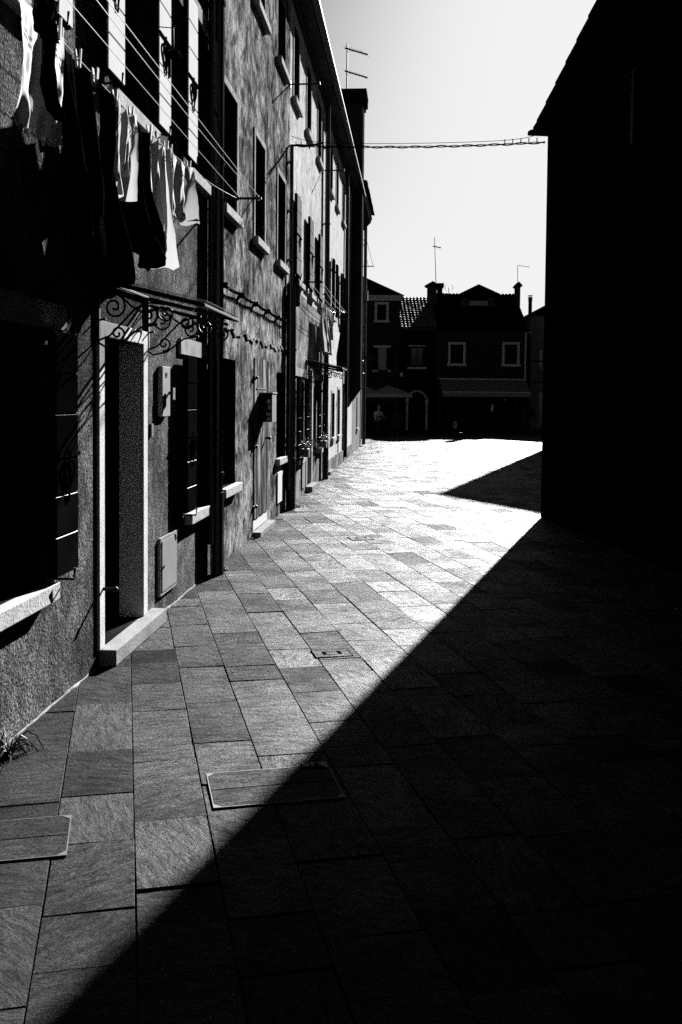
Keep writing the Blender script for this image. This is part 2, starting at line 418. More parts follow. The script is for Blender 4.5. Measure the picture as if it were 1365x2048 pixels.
# ------------------------------------------------------------------ ground
def ground():
    mb = MB(); mb.box(-600, 600, -900, 600, -0.6, -0.022)
    me = bpy.data.meshes.new('ground'); me.from_pydata([(p[0], -p[1], p[2]) for p in mb.v], [], mb.f)
    me.materials.append(M['moss']); o = bpy.data.objects.new('ground', me); COL.objects.link(o)
    tag(o, kind='structure')
COVERS = []          # world rectangles left free of slabs: (centre, half_a, half_b, angle)
def paving():
    rnd = random.Random(3)
    a = Vector((-0.227, 1, 0)).normalized(); b = Vector((a.y, -a.x, 0))
    vs = []; fs = []; tone = []; uvs = []
    v = -14.0
    while v < 34:
        wdt = rnd.choice([0.27, 0.285, 0.275, 0.31])
        u = -6 + rnd.random()*0.5
        while u < 66:
            L = rnd.choice([0.3, 0.42, 0.48, 0.52, 0.6, 0.68]); 
            c = a*(u+L/2) + b*(v+wdt/2)
            X, Y = c.x, c.y
            ok = -1.5 < Y < 60 and X > (-2.25+0.0768*Y if Y < 34 else -9) and X < (5.0 if Y < 12.5 else 16)
            if ok and X > 3.05+0.1*(13.1-Y)+0.3 and Y < 13: ok = False
            if ok:
                for (cc, ha, hb) in []:
                    d = c-cc
                    if abs(d.dot(a)) < ha+L/2-0.02 and abs(d.dot(b)) < hb+wdt/2-0.02:
                        ok = False
            if ok:
                g = 0.0014; h = rnd.uniform(-0.004, 0.001); ta = max(-.005, min(.005, rnd.gauss(0, 0.0022))); tb = max(-.006, min(.006, rnd.gauss(0, 0.0035)))
                e = 0.003; n = len(vs); ring = []
                jit = [rnd.uniform(-.0015, .0015) for _ in range(8)]
                cs = [(-1, -1), (1, -1), (1, 1), (-1, 1)]
                for lev, ins in ((-0.02, 0), (h-e, 0), (h, e)):
                    for q, (p1, p2) in enumerate(cs):
                        la = p1*(L/2-g-ins)+jit[q*2]; lb = p2*(wdt/2-g-ins)+jit[q*2+1]
                        z = lev + (ta*la*2 + tb*lb*2 if lev > -0.01 else 0)
                        P = c + a*la + b*lb; vs.append((P.x, P.y, z)); ring.append((la, lb))
                F_ = []
                for lv in (0, 1):
                    for q in range(4):
                        F_.append((n+lv*4+q, n+lv*4+(q+1) % 4, n+lv*4+4+(q+1) % 4, n+lv*4+4+q))
                F_.append((n+8, n+9, n+10, n+11))
                t0 = min(1.0, max(0.3, rnd.gauss(0.86, 0.17)))
                if rnd.random() < 0.06: t0 *= 0.6
                t0 *= min(1.0, 0.55+0.5*max(0.0, X+1.862-0.0768*Y))       # darker towards the foot of the left wall
                ang = rnd.gauss(0.15, 0.5); ca, sa = math.cos(ang), math.sin(ang); ox, oy = rnd.random()*90, rnd.random()*90
                if rnd.random() < 0.15: ca, sa = -sa, ca
                for q in F_:
                    fs.append(q); tone.append(t0)
                    for vi in q:
                        la, lb = ring[vi-n]; uvs.append((ox+ca*lb-sa*la, oy+sa*lb+ca*la))
            u += L
        v += wdt
    me = bpy.data.meshes.new('stone_paving'); me.from_pydata(vs, [], fs)
    me.materials.append(M['slab'])
    uvl = me.uv_layers.new(name='UVMap'); uvl.data.foreach_set('uv', [x for p in uvs for x in p])
    at_ = me.attributes.new('tone', 'FLOAT_COLOR', 'FACE')
    at_.data.foreach_set('color', [x for t0 in tone for x in (t0, t0, t0, 1.0)])
    o = bpy.data.objects.new('pavement', me); COL.objects.link(o); tag(o, kind='structure')

# ------------------------------------------------------------------ facade pieces
def shutter(parent, a0, a1, c0, c1, mat, b0=0.035, th=0.035, nb=6, heart=False, hinge_far=True, dog=True):
    mb = MB(); mb.mi = 1; mb.box(a0, a1, b0, b0+th, c0, c1); mb.mi = 0  # core coloured black to paint the shade on the leaf edges
    hgt = (c1-c0)/nb
    for i in range(nb):
        mb.box(a0+0.004, a1-0.004, b0+th-0.002, b0+th+0.010, c0+i*hgt+0.008, c0+(i+1)*hgt-0.006)
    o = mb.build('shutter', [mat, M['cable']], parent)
    mb = MB(); x = a1 if hinge_far else a0
    for cz in (c0+0.18, c1-0.18): mb.box(x-0.01, x+0.03, 0.0, b0+th+0.006, cz-0.02, cz+0.02)
    mb.build_each('hinge', M['cable'], parent)
    if heart:                       # heart-shaped latch with its bar
        mb = MB(); am = (a0+a1)/2; cm = c0+(c1-c0)*0.42; pts = []
        for i in range(25):
            t = 2*math.pi*i/24
            pts.append((am+0.0042*16*math.sin(t)**3, b0+th+0.02, cm+0.0052*(13*math.cos(t)-5*math.cos(2*t)-2*math.cos(3*t)-math.cos(4*t))))
        mb.tube(pts, 0.006, 6)
        mb.tube([(am, b0+th+0.015, cm+0.12), (am, b0+th+0.025, cm), (am, b0+th+0.015, cm-0.15)], 0.006, 6)
        mb.box(a0-0.01, a1+0.01, b0+th+0.008, b0+th+0.018, cm+0.085, cm+0.105)
        mb.build('latch', M['cable'], parent)
    if dog:
        am = (a0+a1)/2
        MB().tube([(am, 0.0, c0-0.03), (am, b0+th+0.04, c0-0.03), (am, b0+th+0.045, c0+0.03)], 0.007, 6).build('shutter_stay', M['iron'], parent)
    return o
def window(house, a0, a1, c0, c1, sill=True, shut=None, leaf=0.32, surround=None, lintel=False, recess=0.16, heart=False, nb=6,
           near=True, far=True, pane='glass', out=0.0, sillh=0.09, name='window'):
    """one opening: pane and mullions set back, stone sill, lintel and two folded-back leaves"""
    mb = MB(); mb.box(a0, a1, out-recess-0.02, out-recess+0.004, c0, c1)
    wnd = mb.build(name, M[pane], house)
    fm = MB(); t = 0.045; r = out-recess
    fm.box(a0, a0+t, r+0.005, r+0.035, c0, c1); fm.box(a1-t, a1, r+0.005, r+0.035, c0, c1)
    fm.box(a0+t, a1-t, r+0.005, r+0.035, c0, c0+t); fm.box(a0+t, a1-t, r+0.005, r+0.035, c1-t, c1)
    fm.box((a0+a1)/2-t/2, (a0+a1)/2+t/2, r+0.005, r+0.038, c0+t, c1-t)
    fm.build('frame', M['iron'], wnd)
    if sill: MB().box(a0-0.09, a1+0.09, out-0.05, out+0.065, c0-sillh, c0-0.002).build('sill', M['stone'], wnd, bevel=0.006)
    if lintel: MB().box(a0-leaf, a1+leaf, out-0.01, out+0.022, c1+0.02, c1+0.15).build('lintel', M['stone_grey'], wnd, bevel=0.003)
    if surround:
        s = MB(); q = 0.07
        s.box(a0-q, a0, out-0.02, out+0.014, c0, c1+q); s.box(a1, a1+q, out-0.02, out+0.014, c0, c1+q); s.box(a0, a1, out-0.02, out+0.014, c1, c1+q)
        s.build('surround', M[surround], wnd, bevel=0.002)
    if shut:
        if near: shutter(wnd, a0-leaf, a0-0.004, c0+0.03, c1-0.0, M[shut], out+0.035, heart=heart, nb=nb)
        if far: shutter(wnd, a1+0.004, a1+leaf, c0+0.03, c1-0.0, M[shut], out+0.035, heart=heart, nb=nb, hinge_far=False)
    return wnd
def downpipe(house, a, c0, c1, b=0.075, r=0.052, extra=False):
    mb = MB(); mb.tube([(a, b, c0+0.25), (a, b, c1)], r, 12)
    mb.tube([(a, b, c0), (a, b, c0+0.75)], r+0.012, 12)
    for c in (0.9, 2.3, 3.7, 5.1, 6.6):
        if c < c1: mb.tube([(a, b, c), (a, b, c+0.035)], r+0.012, 12); mb.box(a-0.012, a+0.012, 0, b, c, c+0.03)
    if extra:
        mb.tube([(a-0.17, 0.05, 0.3), (a-0.17, 0.05, c1)], 0.03, 8)
    return mb.build('downpipe', M['pipe'], house, smooth=False)
def eave(house, a0, a1, z=7.5, lip=0.25, back=-4.0, rise=1.5, gut=True, tilemat='tile'):
    mb = MB(); mb.box(a0, a1, back, lip, z, z+0.06)
    mb.box(a0, a1, 0, 0.07, z-0.07, z-0.001)
    rf = mb.build('roof', M['soffit'], house)
    t = MB(); L = math.hypot(lip+0.05-back, rise)
    tiles(t, (a0, lip+0.05, z+0.07), (1, 0, 0), (0, back-lip-0.05, rise), a1-a0, L)
    t.build('roof_tiles', M[tilemat], rf)
    if gut:
        g = MB(); pts = []
        n = 8; prof = [(lip+0.055+0.055*math.cos(math.pi+math.pi*i/n), z+0.11+0.055*math.sin(math.pi+math.pi*i/n)) for i in range(n+1)]
        prof2 = [(p[0]+(0.006 if p[0] > lip+0.055 else -0.006)*0-0.0, p[1]) for p in prof]
        inner = [(lip+0.055+0.048*math.cos(2*math.pi-math.pi*i/n), z+0.112+0.048*math.sin(2*math.pi-math.pi*i/n)) for i in range(n+1)]
        g.prism(prof+inner, 'a', a0, a1)
        x = a0+0.4
        while x < a1:
            g.box(x, x+0.025, lip-0.02, lip+0.115, z+0.045, z+0.052); x += 0.9
        g.build('gutter', M['metal'], rf)
    return rf

# ------------------------------------------------------------------ houses on the left
SY = -7.0
def left_house(label, a0, a1, holes, mat, recess=0.16, top=7.5):
    h = root('house', LEFT, a0, 0, 0, label, 'house', 'terraced houses along the sunlit side of the lane')
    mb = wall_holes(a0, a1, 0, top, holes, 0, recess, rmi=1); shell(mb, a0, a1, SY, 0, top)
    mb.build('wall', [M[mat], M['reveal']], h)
    return h
# house with the laundry
GW, UW = (0.66, 1.93), (3.46, 4.75)
A_g = [(0.2, 0.95), (2.0, 2.75), (3.97, 4.75), (7.83, 8.53)]
A_u = [(0.2, 0.9), (2.1, 2.8), (3.95, 4.68), (5.89, 6.66), (7.83, 8.50)]
holes = [(a, b, *GW) for a, b in A_g] + [(a, b, *UW) for a, b in A_u] + [(5.68, 6.50, 0.10, 1.965)] + \
        [(a, b, 6.1, 6.95) for a, b in A_u]
hA = left_house('rough plastered house with white upper shutters and a stone doorway behind the near laundry', -4.0, 8.95, holes, 'plasterA')
for i, (a, b) in enumerate(A_g):
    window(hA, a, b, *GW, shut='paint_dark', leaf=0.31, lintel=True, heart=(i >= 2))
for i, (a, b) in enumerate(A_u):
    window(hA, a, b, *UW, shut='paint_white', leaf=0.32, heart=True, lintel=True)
    window(hA, a, b, 6.1, 6.95, shut=None)
# doorway
d = MB(); d.box(5.68, 6.50, -0.19, -0.15, 0.10, 1.965).mi = 0
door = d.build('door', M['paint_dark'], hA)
fr = MB(); fr.box(5.585, 5.68, -0.17, 0.018, 0.10, 2.055); fr.box(6.50, 6.60, -0.17, 0.018, 0.10, 2.055)
fr.box(5.68, 6.50, -0.17, 0.018, 1.965, 2.055)
fr.build('door_surround', M['paint_midstone'], door, bevel=0.004)
MB().box(6.485, 6.4995, -0.149, 0.0, 0.10, 1.965).build('jamb_panel', M['gloss'], door)
hd = MB(); hd.tube([(5.80, -0.15, 1.05), (5.80, -0.09, 1.05)], 0.012, 8); hd.tube([(5.80, -0.10, 1.05), (5.92, -0.10, 1.05)], 0.010, 8)
hd.build('handle', M['metal'], door)
MB().box(5.62, 6.78, -0.15, 0.105, 0.0, 0.098).build('doorstep', M['step_stone'], hA, bevel=0.006)
MB().box(5.62, 6.78, 0.0, 0.09, -0.02, 0.05)
pg = MB(); pg.tube([(5.645, 0.0, 0.46), (5.645, 0.09, 0.46)], 0.011, 8); pg.sphere((5.645, 0.095, 0.46), 0.016)
pg.build('iron_peg', M['iron'], hA)
mb = MB(); mb.box(6.92, 7.14, 0, 0.035, 1.465, 1.835); 
mp = mb.build('letter_panel', M['paint_midgrey'], hA, bevel=0.006)
lk = MB(); lk.tube([(7.1, 0.035, 1.64), (7.1, 0.075, 1.64)], 0.012, 8); lk.box(7.07, 7.13, 0.06, 0.075, 1.59, 1.68)
lk.tube([(7.1, 0.07, 1.60), (7.06, 0.08, 1.53)], 0.006, 6); lk.build('lock', M['iron'], mp)
def num(parent, txt, a, b, c, size, mat, th=0.002):
    cu = bpy.data.curves.new('number', 'FONT'); cu.body = txt; cu.size = size; cu.extrude = th
    o = bpy.data.objects.new('number', cu); COL.objects.link(o)
    ob = bpy.context.evaluated_depsgraph_get(); me = bpy.data.meshes.new_from_object(o.evaluated_get(ob))
    bpy.data.objects.remove(o); me.materials.clear(); me.materials.append(mat)
    n = bpy.data.objects.new('number', me); COL.objects.link(n); n.parent = parent
    rf = REF[parent.name]; n.location = (a-rf[0], -(b-rf[1]), c-rf[2]); n.rotation_euler = (R(90), 0, 0)
    return n
num(mp, '52', 7.0, 0.037, 1.755, 0.05, M['paint_grey'])
MB().box(6.69, 6.74, 0, 0.02, 1.33, 1.42).build('doorbell', M['iron'], hA)
mb = MB(); mb.box(6.92, 7.40, 0, 0.022, 0.145, 0.575)
ub = mb.build('meter_cabinet', M['step_stone'], hA, bevel=0.003)
MB().box(6.95, 7.375, 0.022, 0.028, 0.175, 0.55).build('cabinet_door', M['enamel'], ub, bevel=0.002)
MB().tube([(6.985, 0.028, 0.36), (6.985, 0.035, 0.36)], 0.012, 10).build('lock', M['iron'], ub)
eave(hA, -4.0, 8.95)
rn = random.Random(21); mb = MB(); sec = []
for i in range(150):
    a = 3.2+i*0.036; h_ = 0.004+0.02*abs(noise_.noise(Vector((a*3, 0, 0))))+rn.uniform(0, .004); w_ = 0.004+0.022*abs(noise_.noise(Vector((a*7, 5, 0))))
    if 5.6 < a < 6.8: w_ = h_ = 0.002
    sec.append([(a, 0.0, -0.02), (a, w_, -0.02), (a, w_*0.9, h_*0.3), (a, 0.001, h_)])
vs_ = [p for q in sec for p in q]; fs_ = []
for i in range(len(sec)-1):
    for k in range(3): fs_.append((i*4+k, i*4+k+1, i*4+5+k, i*4+4+k))
mb.add(vs_, fs_); mb.build('mortar_edge', M['step_stone'], hA)
downpipe(hA, 8.66, 0.0, 7.5, extra=True)

# iron and glass canopy over a doorway
def canopy(house, a0, a1, z, out, drop, seed=0):
    mb = MB()
    for a in (a0, a1):
        mb.box(a-0.012, a+0.012, 0.001, 0.022, z-0.36, z)                # wall bar
        mb.tube([(a, 0.0, z), (a, out, z-drop)], 0.014, 6)
        mb.tube([(a, 0.0, z-0.045), (a, out*0.9, z-drop-0.03)], 0.009, 6)
    mb.tube([(a0-0.02, out, z-drop), (a1+0.02, out, z-drop)], 0.010, 6)
    mb.tube([(a0-0.02, 0.015, z), (a1+0.02, 0.015, z)], 0.010, 6)
    cn = mb.build('canopy', M['iron'], house)
    MB().add([(a0-0.05, 0.03, z+0.018), (a1+0.05, 0.03, z+0.018), (a1+0.05, out+0.02, z-drop+0.018), (a0-0.05, out+0.02, z-drop+0.018),
              (a0-0.05, 0.03, z+0.024), (a1+0.05, 0.03, z+0.024), (a1+0.05, out+0.02, z-drop+0.024), (a0-0.05, out+0.02, z-drop+0.024)],
             [(0, 1, 2, 3), (4, 5, 6, 7), (0, 1, 5, 4), (1, 2, 6, 5), (2, 3, 7, 6), (3, 0, 4, 7)]).build('canopy_sheet', M['sheet'], cn)
    for a in (a0, a1):
        s = MB(); k = out/0.66
        def add(pl, r=0.0065): s.tube([(a, p[0]*k, z-0.06+p[1]) for p in pl], r, 6)
        add(spiral(0.11, -0.10, 0.075, 1.6, 1.5, -1)); add(spiral(0.13, -0.255, 0.05, 1.4, 4.5, 1))
        add([(0.0, -0.30), (0.08, -0.27), (0.16, -0.19), (0.24, -0.11), (0.33, -0.075), (0.42, -0.085)])
        add(spiral(0.32, -0.155, 0.06, 1.5, 1.2, -1)); add(spiral(0.43, -0.135, 0.055, 1.5, 2.6, 1))
        add(spiral(0.55, -0.19, 0.045, 1.5, 1.2, -1))
        add([(0.02, -0.02), (0.14, -0.03), (0.22, -0.10), (0.30, -0.14), (0.40, -0.10), (0.50, -0.14), (0.58, -0.16), (0.64, -0.155)])
        add([(0.0, -0.30), (0.05, -0.33), (0.15, -0.31), (0.27, -0.22), (0.38, -0.20)])
        add([(0.0, -0.18), (0.06, -0.17)])
        s.build('scroll_bracket', M['iron'], cn)
    return cn
canopy(hA, 5.585, 6.62, 2.29, 0.64, 0.15)

# streaked house with the boarded door
B_up = [(9.20, 9.90), (11.02, 11.72), (12.82, 13.55)]
B_lo = [(9.22, 9.92), (12.88, 13.62)]
holes = [(a, b, 3.46, 4.62) for a, b in B_up] + [(a, b, 6.12, 7.0) for a, b in B_up] + [(B_lo[0][0], B_lo[0][1], 0.73, 2.0), (B_lo[1][0], B_lo[1][1], 0.80, 1.97)] + [(11.05, 12.10, 0.06, 2.08)]
hB = left_house('streaked grey house with a boarded wooden door and unshuttered windows', 8.95, 14.05, holes, 'plasterB', recess=0.14)
for a, b in B_up:
    window(hB, a, b, 3.46, 4.62, surround='stone_grey', recess=0.14); window(hB, a, b, 6.12, 7.0, recess=0.14)
window(hB, *B_lo[0], 0.73, 2.0, recess=0.14); window(hB, *B_lo[1], 0.80, 1.97, recess=0.14)
mb = MB(); x = 11.05; k = 0
while x < 12.09:
    wd = [0.17, 0.21, 0.16, 0.19, 0.18, 0.14][k % 6]; mb.box(x+0.002, min(12.10, x+wd)-0.002, -0.05, 0.012+0.004*(k % 2), 0.20, 2.08); x += wd; k += 1
bd = mb.build('boarded_door', M['wood'], hB)
mb = MB(); mb.box(11.06, 12.09, -0.04, 0.0, 0.065, 0.195); mb.build('white_board', M['paint_white'], bd)
mb = MB()
for c in (0.35, 1.05, 1.85): mb.box(10.98, 11.14, 0.0, 0.03, c-0.012, c+0.012); mb.sphere((11.04, 0.035, c), 0.022)
mb.build_each('hinge', M['iron'], bd, n=2)
mb = MB()
for i in range(9): mb.box(11.14+i*0.085, 11.20+i*0.085, 0.012, 0.022, 1.72, 1.735)
mb.build_each('vent_slot', M['iron'], bd)
mb = MB(); mb.tube([(11.85, 0.01, 1.12), (11.85, 0.06, 1.12)], 0.014, 8); mb.sphere((11.85, 0.065, 1.12), 0.024); mb.build('knob', M['iron'], bd)
MB().box(11.0, 12.2, -0.06, 0.10, -0.02, 0.055).build('doorstep', M['step_stone'], hB, bevel=0.005)
# the letter box on the boarded door
lb = MB(); lb.box(11.36, 11.70, 0.018, 0.17, 1.33, 1.67)
lbo = root('letter_box', LEFT, 11.36, 0.0, 1.33, 'black letter box with pale stickers fixed to the boarded wooden door', 'letter box')
lb.build('box', M['iron'], lbo)
s = MB(); s.box(11.35, 11.71, 0.015, 0.18, 1.672, 1.682); s.build('lid', M['paint_white'], lbo)  # white lid paints in the sunlit top edge of the box
s = MB()
for (b0, b1, c0, c1) in ((0.11, 0.15, 1.55, 1.60), (0.12, 0.16, 1.48, 1.53), (0.10, 0.16, 1.40, 1.44), (0.105, 0.155, 1.345, 1.385)):
    s.box(11.354, 11.36, b0, b1, c0, c1)
s.build_each('sticker', M['paint_white'], lbo)
MB().box(12.92, 13.40, 0, 0.02, 0.18, 0.60).build('meter_cabinet', M['paint_white'], hB, bevel=0.003)
# ragged edge where the lower render has lost its top coat
rn = random.Random(5); mb = MB(); top = []; bot = []
n = 90
for i in range(n+1):
    a = 9.2+(13.9-9.2)*i/n
    c = 2.29+0.02*math.sin(i*0.35)+0.015*math.sin(i*0.9)+rn.uniform(-.012, .012)
    top.append((a, c+0.008+rn.uniform(0, .01))); bot.append((a, c-0.008-rn.uniform(0, .012)))
for i in range(n):
    p = [top[i], top[i+1], bot[i+1], bot[i]]
    mb.add([(q[0], 0.003, q[1]) for q in p]+[(q[0], 0.016, q[1]-0.004) for q in p], [(0, 1, 2, 3), (4, 5, 6, 7), (0, 1, 5, 4), (2, 3, 7, 6), (1, 2, 6, 5), (0, 3, 7, 4)])
mb.build('broken_render_edge', M['plasterB'], hB)
eave(hB, 8.95, 14.05)
downpipe(hB, 13.85, 0.0, 3.25, extra=True, r=0.06)
mb = MB(); mb.tube([(13.9, 0.05, 3.2), (13.9, 0.05, 5.26)], 0.028, 8)
for c in (3.6, 4.3, 5.0): mb.box(13.86, 13.94, 0, 0.06, c, c+0.03)
mb.build('cable_conduit', M['pipe'], hB)
# twisted cable bundle along the wall
cb = root('cable_bundle', LEFT, 9.1, 0.03, 2.67, 'twisted cable bundle running along the streaked house above the boarded door', 'cable')
mb = MB()
for ph in (0, math.pi):
    pts = []
    for i in range(140):
        a = 9.0+4.75*i/139; sag = -0.02*math.sin(math.pi*((a-9.0) % 0.95)/0.95)
        pts.append((a, 0.045+0.012*math.cos(a*38+ph), 2.69+sag+0.012*math.sin(a*38+ph)))
    mb.tube(pts, 0.007, 5)
mb.build('twisted_cable', M['cable'], cb)
mb = MB()
for i in range(6): mb.box(9.2+0.9*i, 9.24+0.9*i, 0, 0.05, 2.665, 2.72)
mb.build_each('clip', M['cable'], cb)
MB().tube([(12.85+0.14*math.cos(t/10), 0.06, 2.55+0.13*math.sin(t/10)) for t in range(64)], 0.006, 5).build('cable_coil', M['cable'], cb)

# pale house with three shuttered windows
C_2 = [(14.40, 15.05), (16.10, 16.75), (17.90, 18.55)]
C_1 = [(14.93, 15.55), (16.72, 17.3), (18.42, 19.0)]
C_0 = [(15.12, 15.85), (18.25, 18.95)]
holes = [(a, b, 6.1, 7.2) for a, b in C_2] + [(a, b, 3.46, 4.68) for a, b in C_1] + [(a, b, 0.66, 1.95) for a, b in C_0] + [(16.5, 17.25, 0.1, 2.12)]
hC = root('house', LEFT, 14.05, 0, 0, 'pale cracked house behind the second drainpipe with three shuttered upper windows', 'house', 'terraced houses along the sunlit side of the lane')
up = [h for h in holes if h[2] > 3]; lo = [h for h in holes if h[2] < 3]
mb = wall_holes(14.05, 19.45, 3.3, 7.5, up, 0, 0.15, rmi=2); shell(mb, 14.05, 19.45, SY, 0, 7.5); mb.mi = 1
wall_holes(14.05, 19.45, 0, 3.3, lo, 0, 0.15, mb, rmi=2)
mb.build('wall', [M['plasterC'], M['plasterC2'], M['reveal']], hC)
for a, b in C_2:
    wn = window(hC, a, b, 6.1, 7.2, surround='stone', recess=0.15, pane='paint_grey')
for a, b in C_1:
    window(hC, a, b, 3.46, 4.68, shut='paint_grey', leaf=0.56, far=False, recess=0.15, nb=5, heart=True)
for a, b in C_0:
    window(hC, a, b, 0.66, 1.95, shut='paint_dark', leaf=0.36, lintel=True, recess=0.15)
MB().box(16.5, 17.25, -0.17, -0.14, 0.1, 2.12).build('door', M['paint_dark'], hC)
dc = MB(); dc.box(16.42, 16.5, -0.14, 0.015, 0.1, 2.19); dc.box(17.25, 17.33, -0.14, 0.015, 0.1, 2.19); dc.box(16.5, 17.25, -0.14, 0.015, 2.12, 2.19)
dc.build('door_surround', M['paint_white'], hC)
MB().box(17.232, 17.2495, -0.139, 0.012, 0.1, 2.12).build('jamb_panel', M['paint_white'], hC)
MB().box(16.40, 17.38, -0.14, 0.12, -0.02, 0.098).build('doorstep', M['step_stone'], hC, bevel=0.006)
MB().box(15.75, 16.2, 0, 0.02, 0.12, 0.60).build('meter_cabinet', M['enamel'], hC, bevel=0.003)
eave(hC, 14.05, 19.45)
downpipe(hC, 19.24, 0.0, 7.5)
canopy(hC, 16.3, 17.4, 2.27, 0.62, 0.13)
jb = MB(); jb.box(14.2, 14.45, 0, 0.12, 3.0, 3.28); jb.tube([(14.32, 0.05, 3.28), (14.32, 0.05, 3.45)], 0.05, 8); jb.tube([(14.3, 0.05, 2.4), (14.3, 0.05, 3.0)], 0.03, 6)
jb.build('junction_box', M['cable'], hC)

# peeling house
D_2 = [(20.5, 21.1), (22.1, 22.7), (24.0, 24.6)]
D_1 = [(21.2, 21.8), (23.6, 24.2)]
holes = [(a, b, 6.08, 7.1) for a, b in D_2] + [(a, b, 3.46, 4.68) for a, b in D_1] + [(21.35, 22.1, 0.75, 1.75), (23.0, 23.7, 0.75, 1.85), (24.9, 25.75, 0.1, 1.95)]
hD = left_house('pale peeling house beside the tall chimney breast, dark patches under its windows', 19.45, 28.4, holes, 'plasterD', recess=0.15)
for a, b in D_2: window(hD, a, b, 6.08, 7.1, surround='stone', recess=0.15, pane='paint_grey')
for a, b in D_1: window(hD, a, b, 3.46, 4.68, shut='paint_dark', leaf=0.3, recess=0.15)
window(hD, 21.35, 22.1, 0.75, 1.75, surround='stone', recess=0.15); window(hD, 23.0, 23.7, 0.75, 1.85, surround='stone', recess=0.15)
MB().box(24.9, 25.75, -0.10, -0.06, 0.1, 1.95).build('door', M['stone'], hD)
dc = MB(); dc.box(24.82, 24.9, -0.1, 0.03, 0.0, 2.03); dc.box(25.75, 25.83, -0.1, 0.03, 0.0, 2.03); dc.box(24.9, 25.75, -0.1, 0.03, 1.95, 2.03); dc.build('door_surround', M['stone'], hD)
MB().box(20.2, 21.1, -0.0, 0.10, -0.02, 0.07).build('doorstep', M['step_stone'], hD, bevel=0.005)
MB().box(23.3, 23.7, 0, 0.02, 0.15, 0.6).build('meter_cabinet', M['paint_white'], hD)
MB().box(19.5, 28.4, 0.001, 0.03, -0.02, 0.30).build('plinth', M['plasterC2'], hD)
rfD = eave(hD, 19.45, 28.4)
MB().tube([(25.0, 0.06, 0.1), (25.0, 0.06, 7.5)], 0.05, 10).build('downpipe', M['pipe'], hD)
# chimney breast, carried on a corbel, with its cap
ch = MB(); ch.prism([(-0.30, 1.55), (0.02, 1.55), (0.30, 1.95), (0.30, 10.0), (-0.30, 10.0)], 'a', 27.45, 28.25)
chim = ch.build('chimney', M['brick'], rfD)
c = MB(); c.box(27.38, 28.32, -0.40, 0.34, 10.0, 10.12); c.box(27.30, 28.40, -0.46, 0.39, 10.12, 10.30); c.box(27.40, 28.30, -0.34, 0.30, 10.30, 10.36)
x = 27.28
while x < 28.4: c.tube([(x+0.09, -0.47, 10.35), (x+0.09, 0.40, 10.35)], 0.06, 8); x += 0.19
c.build('chimney_cap', M['tile_black'], chim)

# corner house beyond the chimney
hF = left_house('smooth plain house beyond the tall chimney breast, with a scalloped cornice under its roof', 28.4, 33.45, [(30.6, 31.2, 0.7, 1.7), (30.0, 30.6, 3.5, 4.6)], 'plasterF')
window(hF, 30.6, 31.2, 0.7, 1.7); window(hF, 30.0, 30.6, 3.5, 4.6)
mb = MB(); mb.box(28.4, 33.7, SY, 0.10, 7.55, 7.62); mb.box(28.4, 33.7, SY, 0.30, 7.90, 7.98)
rfF = mb.build('roof', M['soffit'], hF)
mb = MB(); x = 28.5
while x < 33.6:
    mb.prism([(0.0, 7.62), (0.08, 7.62), (0.16, 7.70), (0.26, 7.80), (0.28, 7.899), (0.0, 7.899)], 'a', x, x+0.12); x += 0.24
mb.build('cornice_bracket', M['soffit'], rfF)
mb = MB(); tiles(mb, (28.4, 0.36, 8.0), (1, 0, 0), (0, -4, 1.4), 5.3, 4.3); mb.build('roof_tiles', M['tile_black'], rfF)
MB().tube([(33.3, 0.10, 0.05), (33.3, 0.10, 7.6)], 0.06, 10).build('downpipe', M['pipe'], hF)
mb = MB(); mb.box(33.2, 33.4, 0.0, 0.2, 5.05, 5.4); mb.build('floodlight', M['stone'], hF)
mb = MB(); mb.tube([(31.9, 0.0, 3.05), (31.9, 0.55, 2.98), (31.9, 0.62, 2.94)], 0.03, 6)
for i in range(14):
    mb.tube([(31.9, 0.05+0.02*(i % 3), 2.3+i*0.14), (31.9+0.05*math.cos(i*2), 0.12+0.05*math.sin(i*2.3), 2.36+i*0.14)], 0.03, 5)
mb.build('lamp_bracket', M['iron'], hF)

# ------------------------------------------------------------------ clothes lines
def clothesline(label, a0, a1, z, outs, sag, mat='wire', r=0.0026, arm=0.40):
    o = root('clothesline', LEFT, a0, 0, z, label, 'clothesline', 'clotheslines on iron arms above the lane')
    for a in (a0, a1):
        mb = MB(); mb.tube([(a, 0, z), (a, arm, z)], 0.012, 6); mb.box(a-0.03, a+0.03, 0, 0.012, z-0.05, z+0.05)
        for b in outs: mb.tube([(a-0.006, b, z-0.02), (a-0.006, b, z+0.025)], 0.014, 6)
        mb.build('arm', M['iron'], o)
    for b, sg in zip(outs, sag):
        for k, s_ in ((0, sg), (1, 0.01)):
            mb = MB(); pts = []
            for i in range(25):
                t = i/24; pts.append((a0+(a1-a0)*t, b+0.012*k, z+0.012*k-4*s_*t*(1-t)))
            mb.tube(pts, r, 5); mb.build('line', M[mat], o)
    return o
LZ = 3.46
clothesline('clothesline stretched past the white shutters above the doorway canopy', 2.2, 8.95, LZ, (0.20, 0.385), (0.22, 0.05), arm=0.42)
clothesline('second clothesline, under the grey shutters of the pale house', 15.2, 20.4, 3.46, (0.16, 0.36), (0.12, 0.10), r=0.004)
for (a, z, lab) in ((14.07, 6.18, 'bare iron arm beside the top window of the streaked house'), (18.85, 6.08, 'bare iron arm by the third drainpipe high on the pale house')):
    o = root('iron_arm', LEFT, a, 0, z, lab, 'iron arm', 'bare iron arms high on the walls')
    mb = MB(); mb.tube([(a, 0, z), (a, 0.44, z)], 0.013, 6); mb.tube([(a, 0.42, z-0.015), (a, 0.42, z+0.03)], 0.018, 6); mb.build('rod', M['iron'], o)
    MB().box(a-0.03, a+0.03, 0, 0.012, z-0.05, z+0.05).build('wall_plate', M['iron'], o)
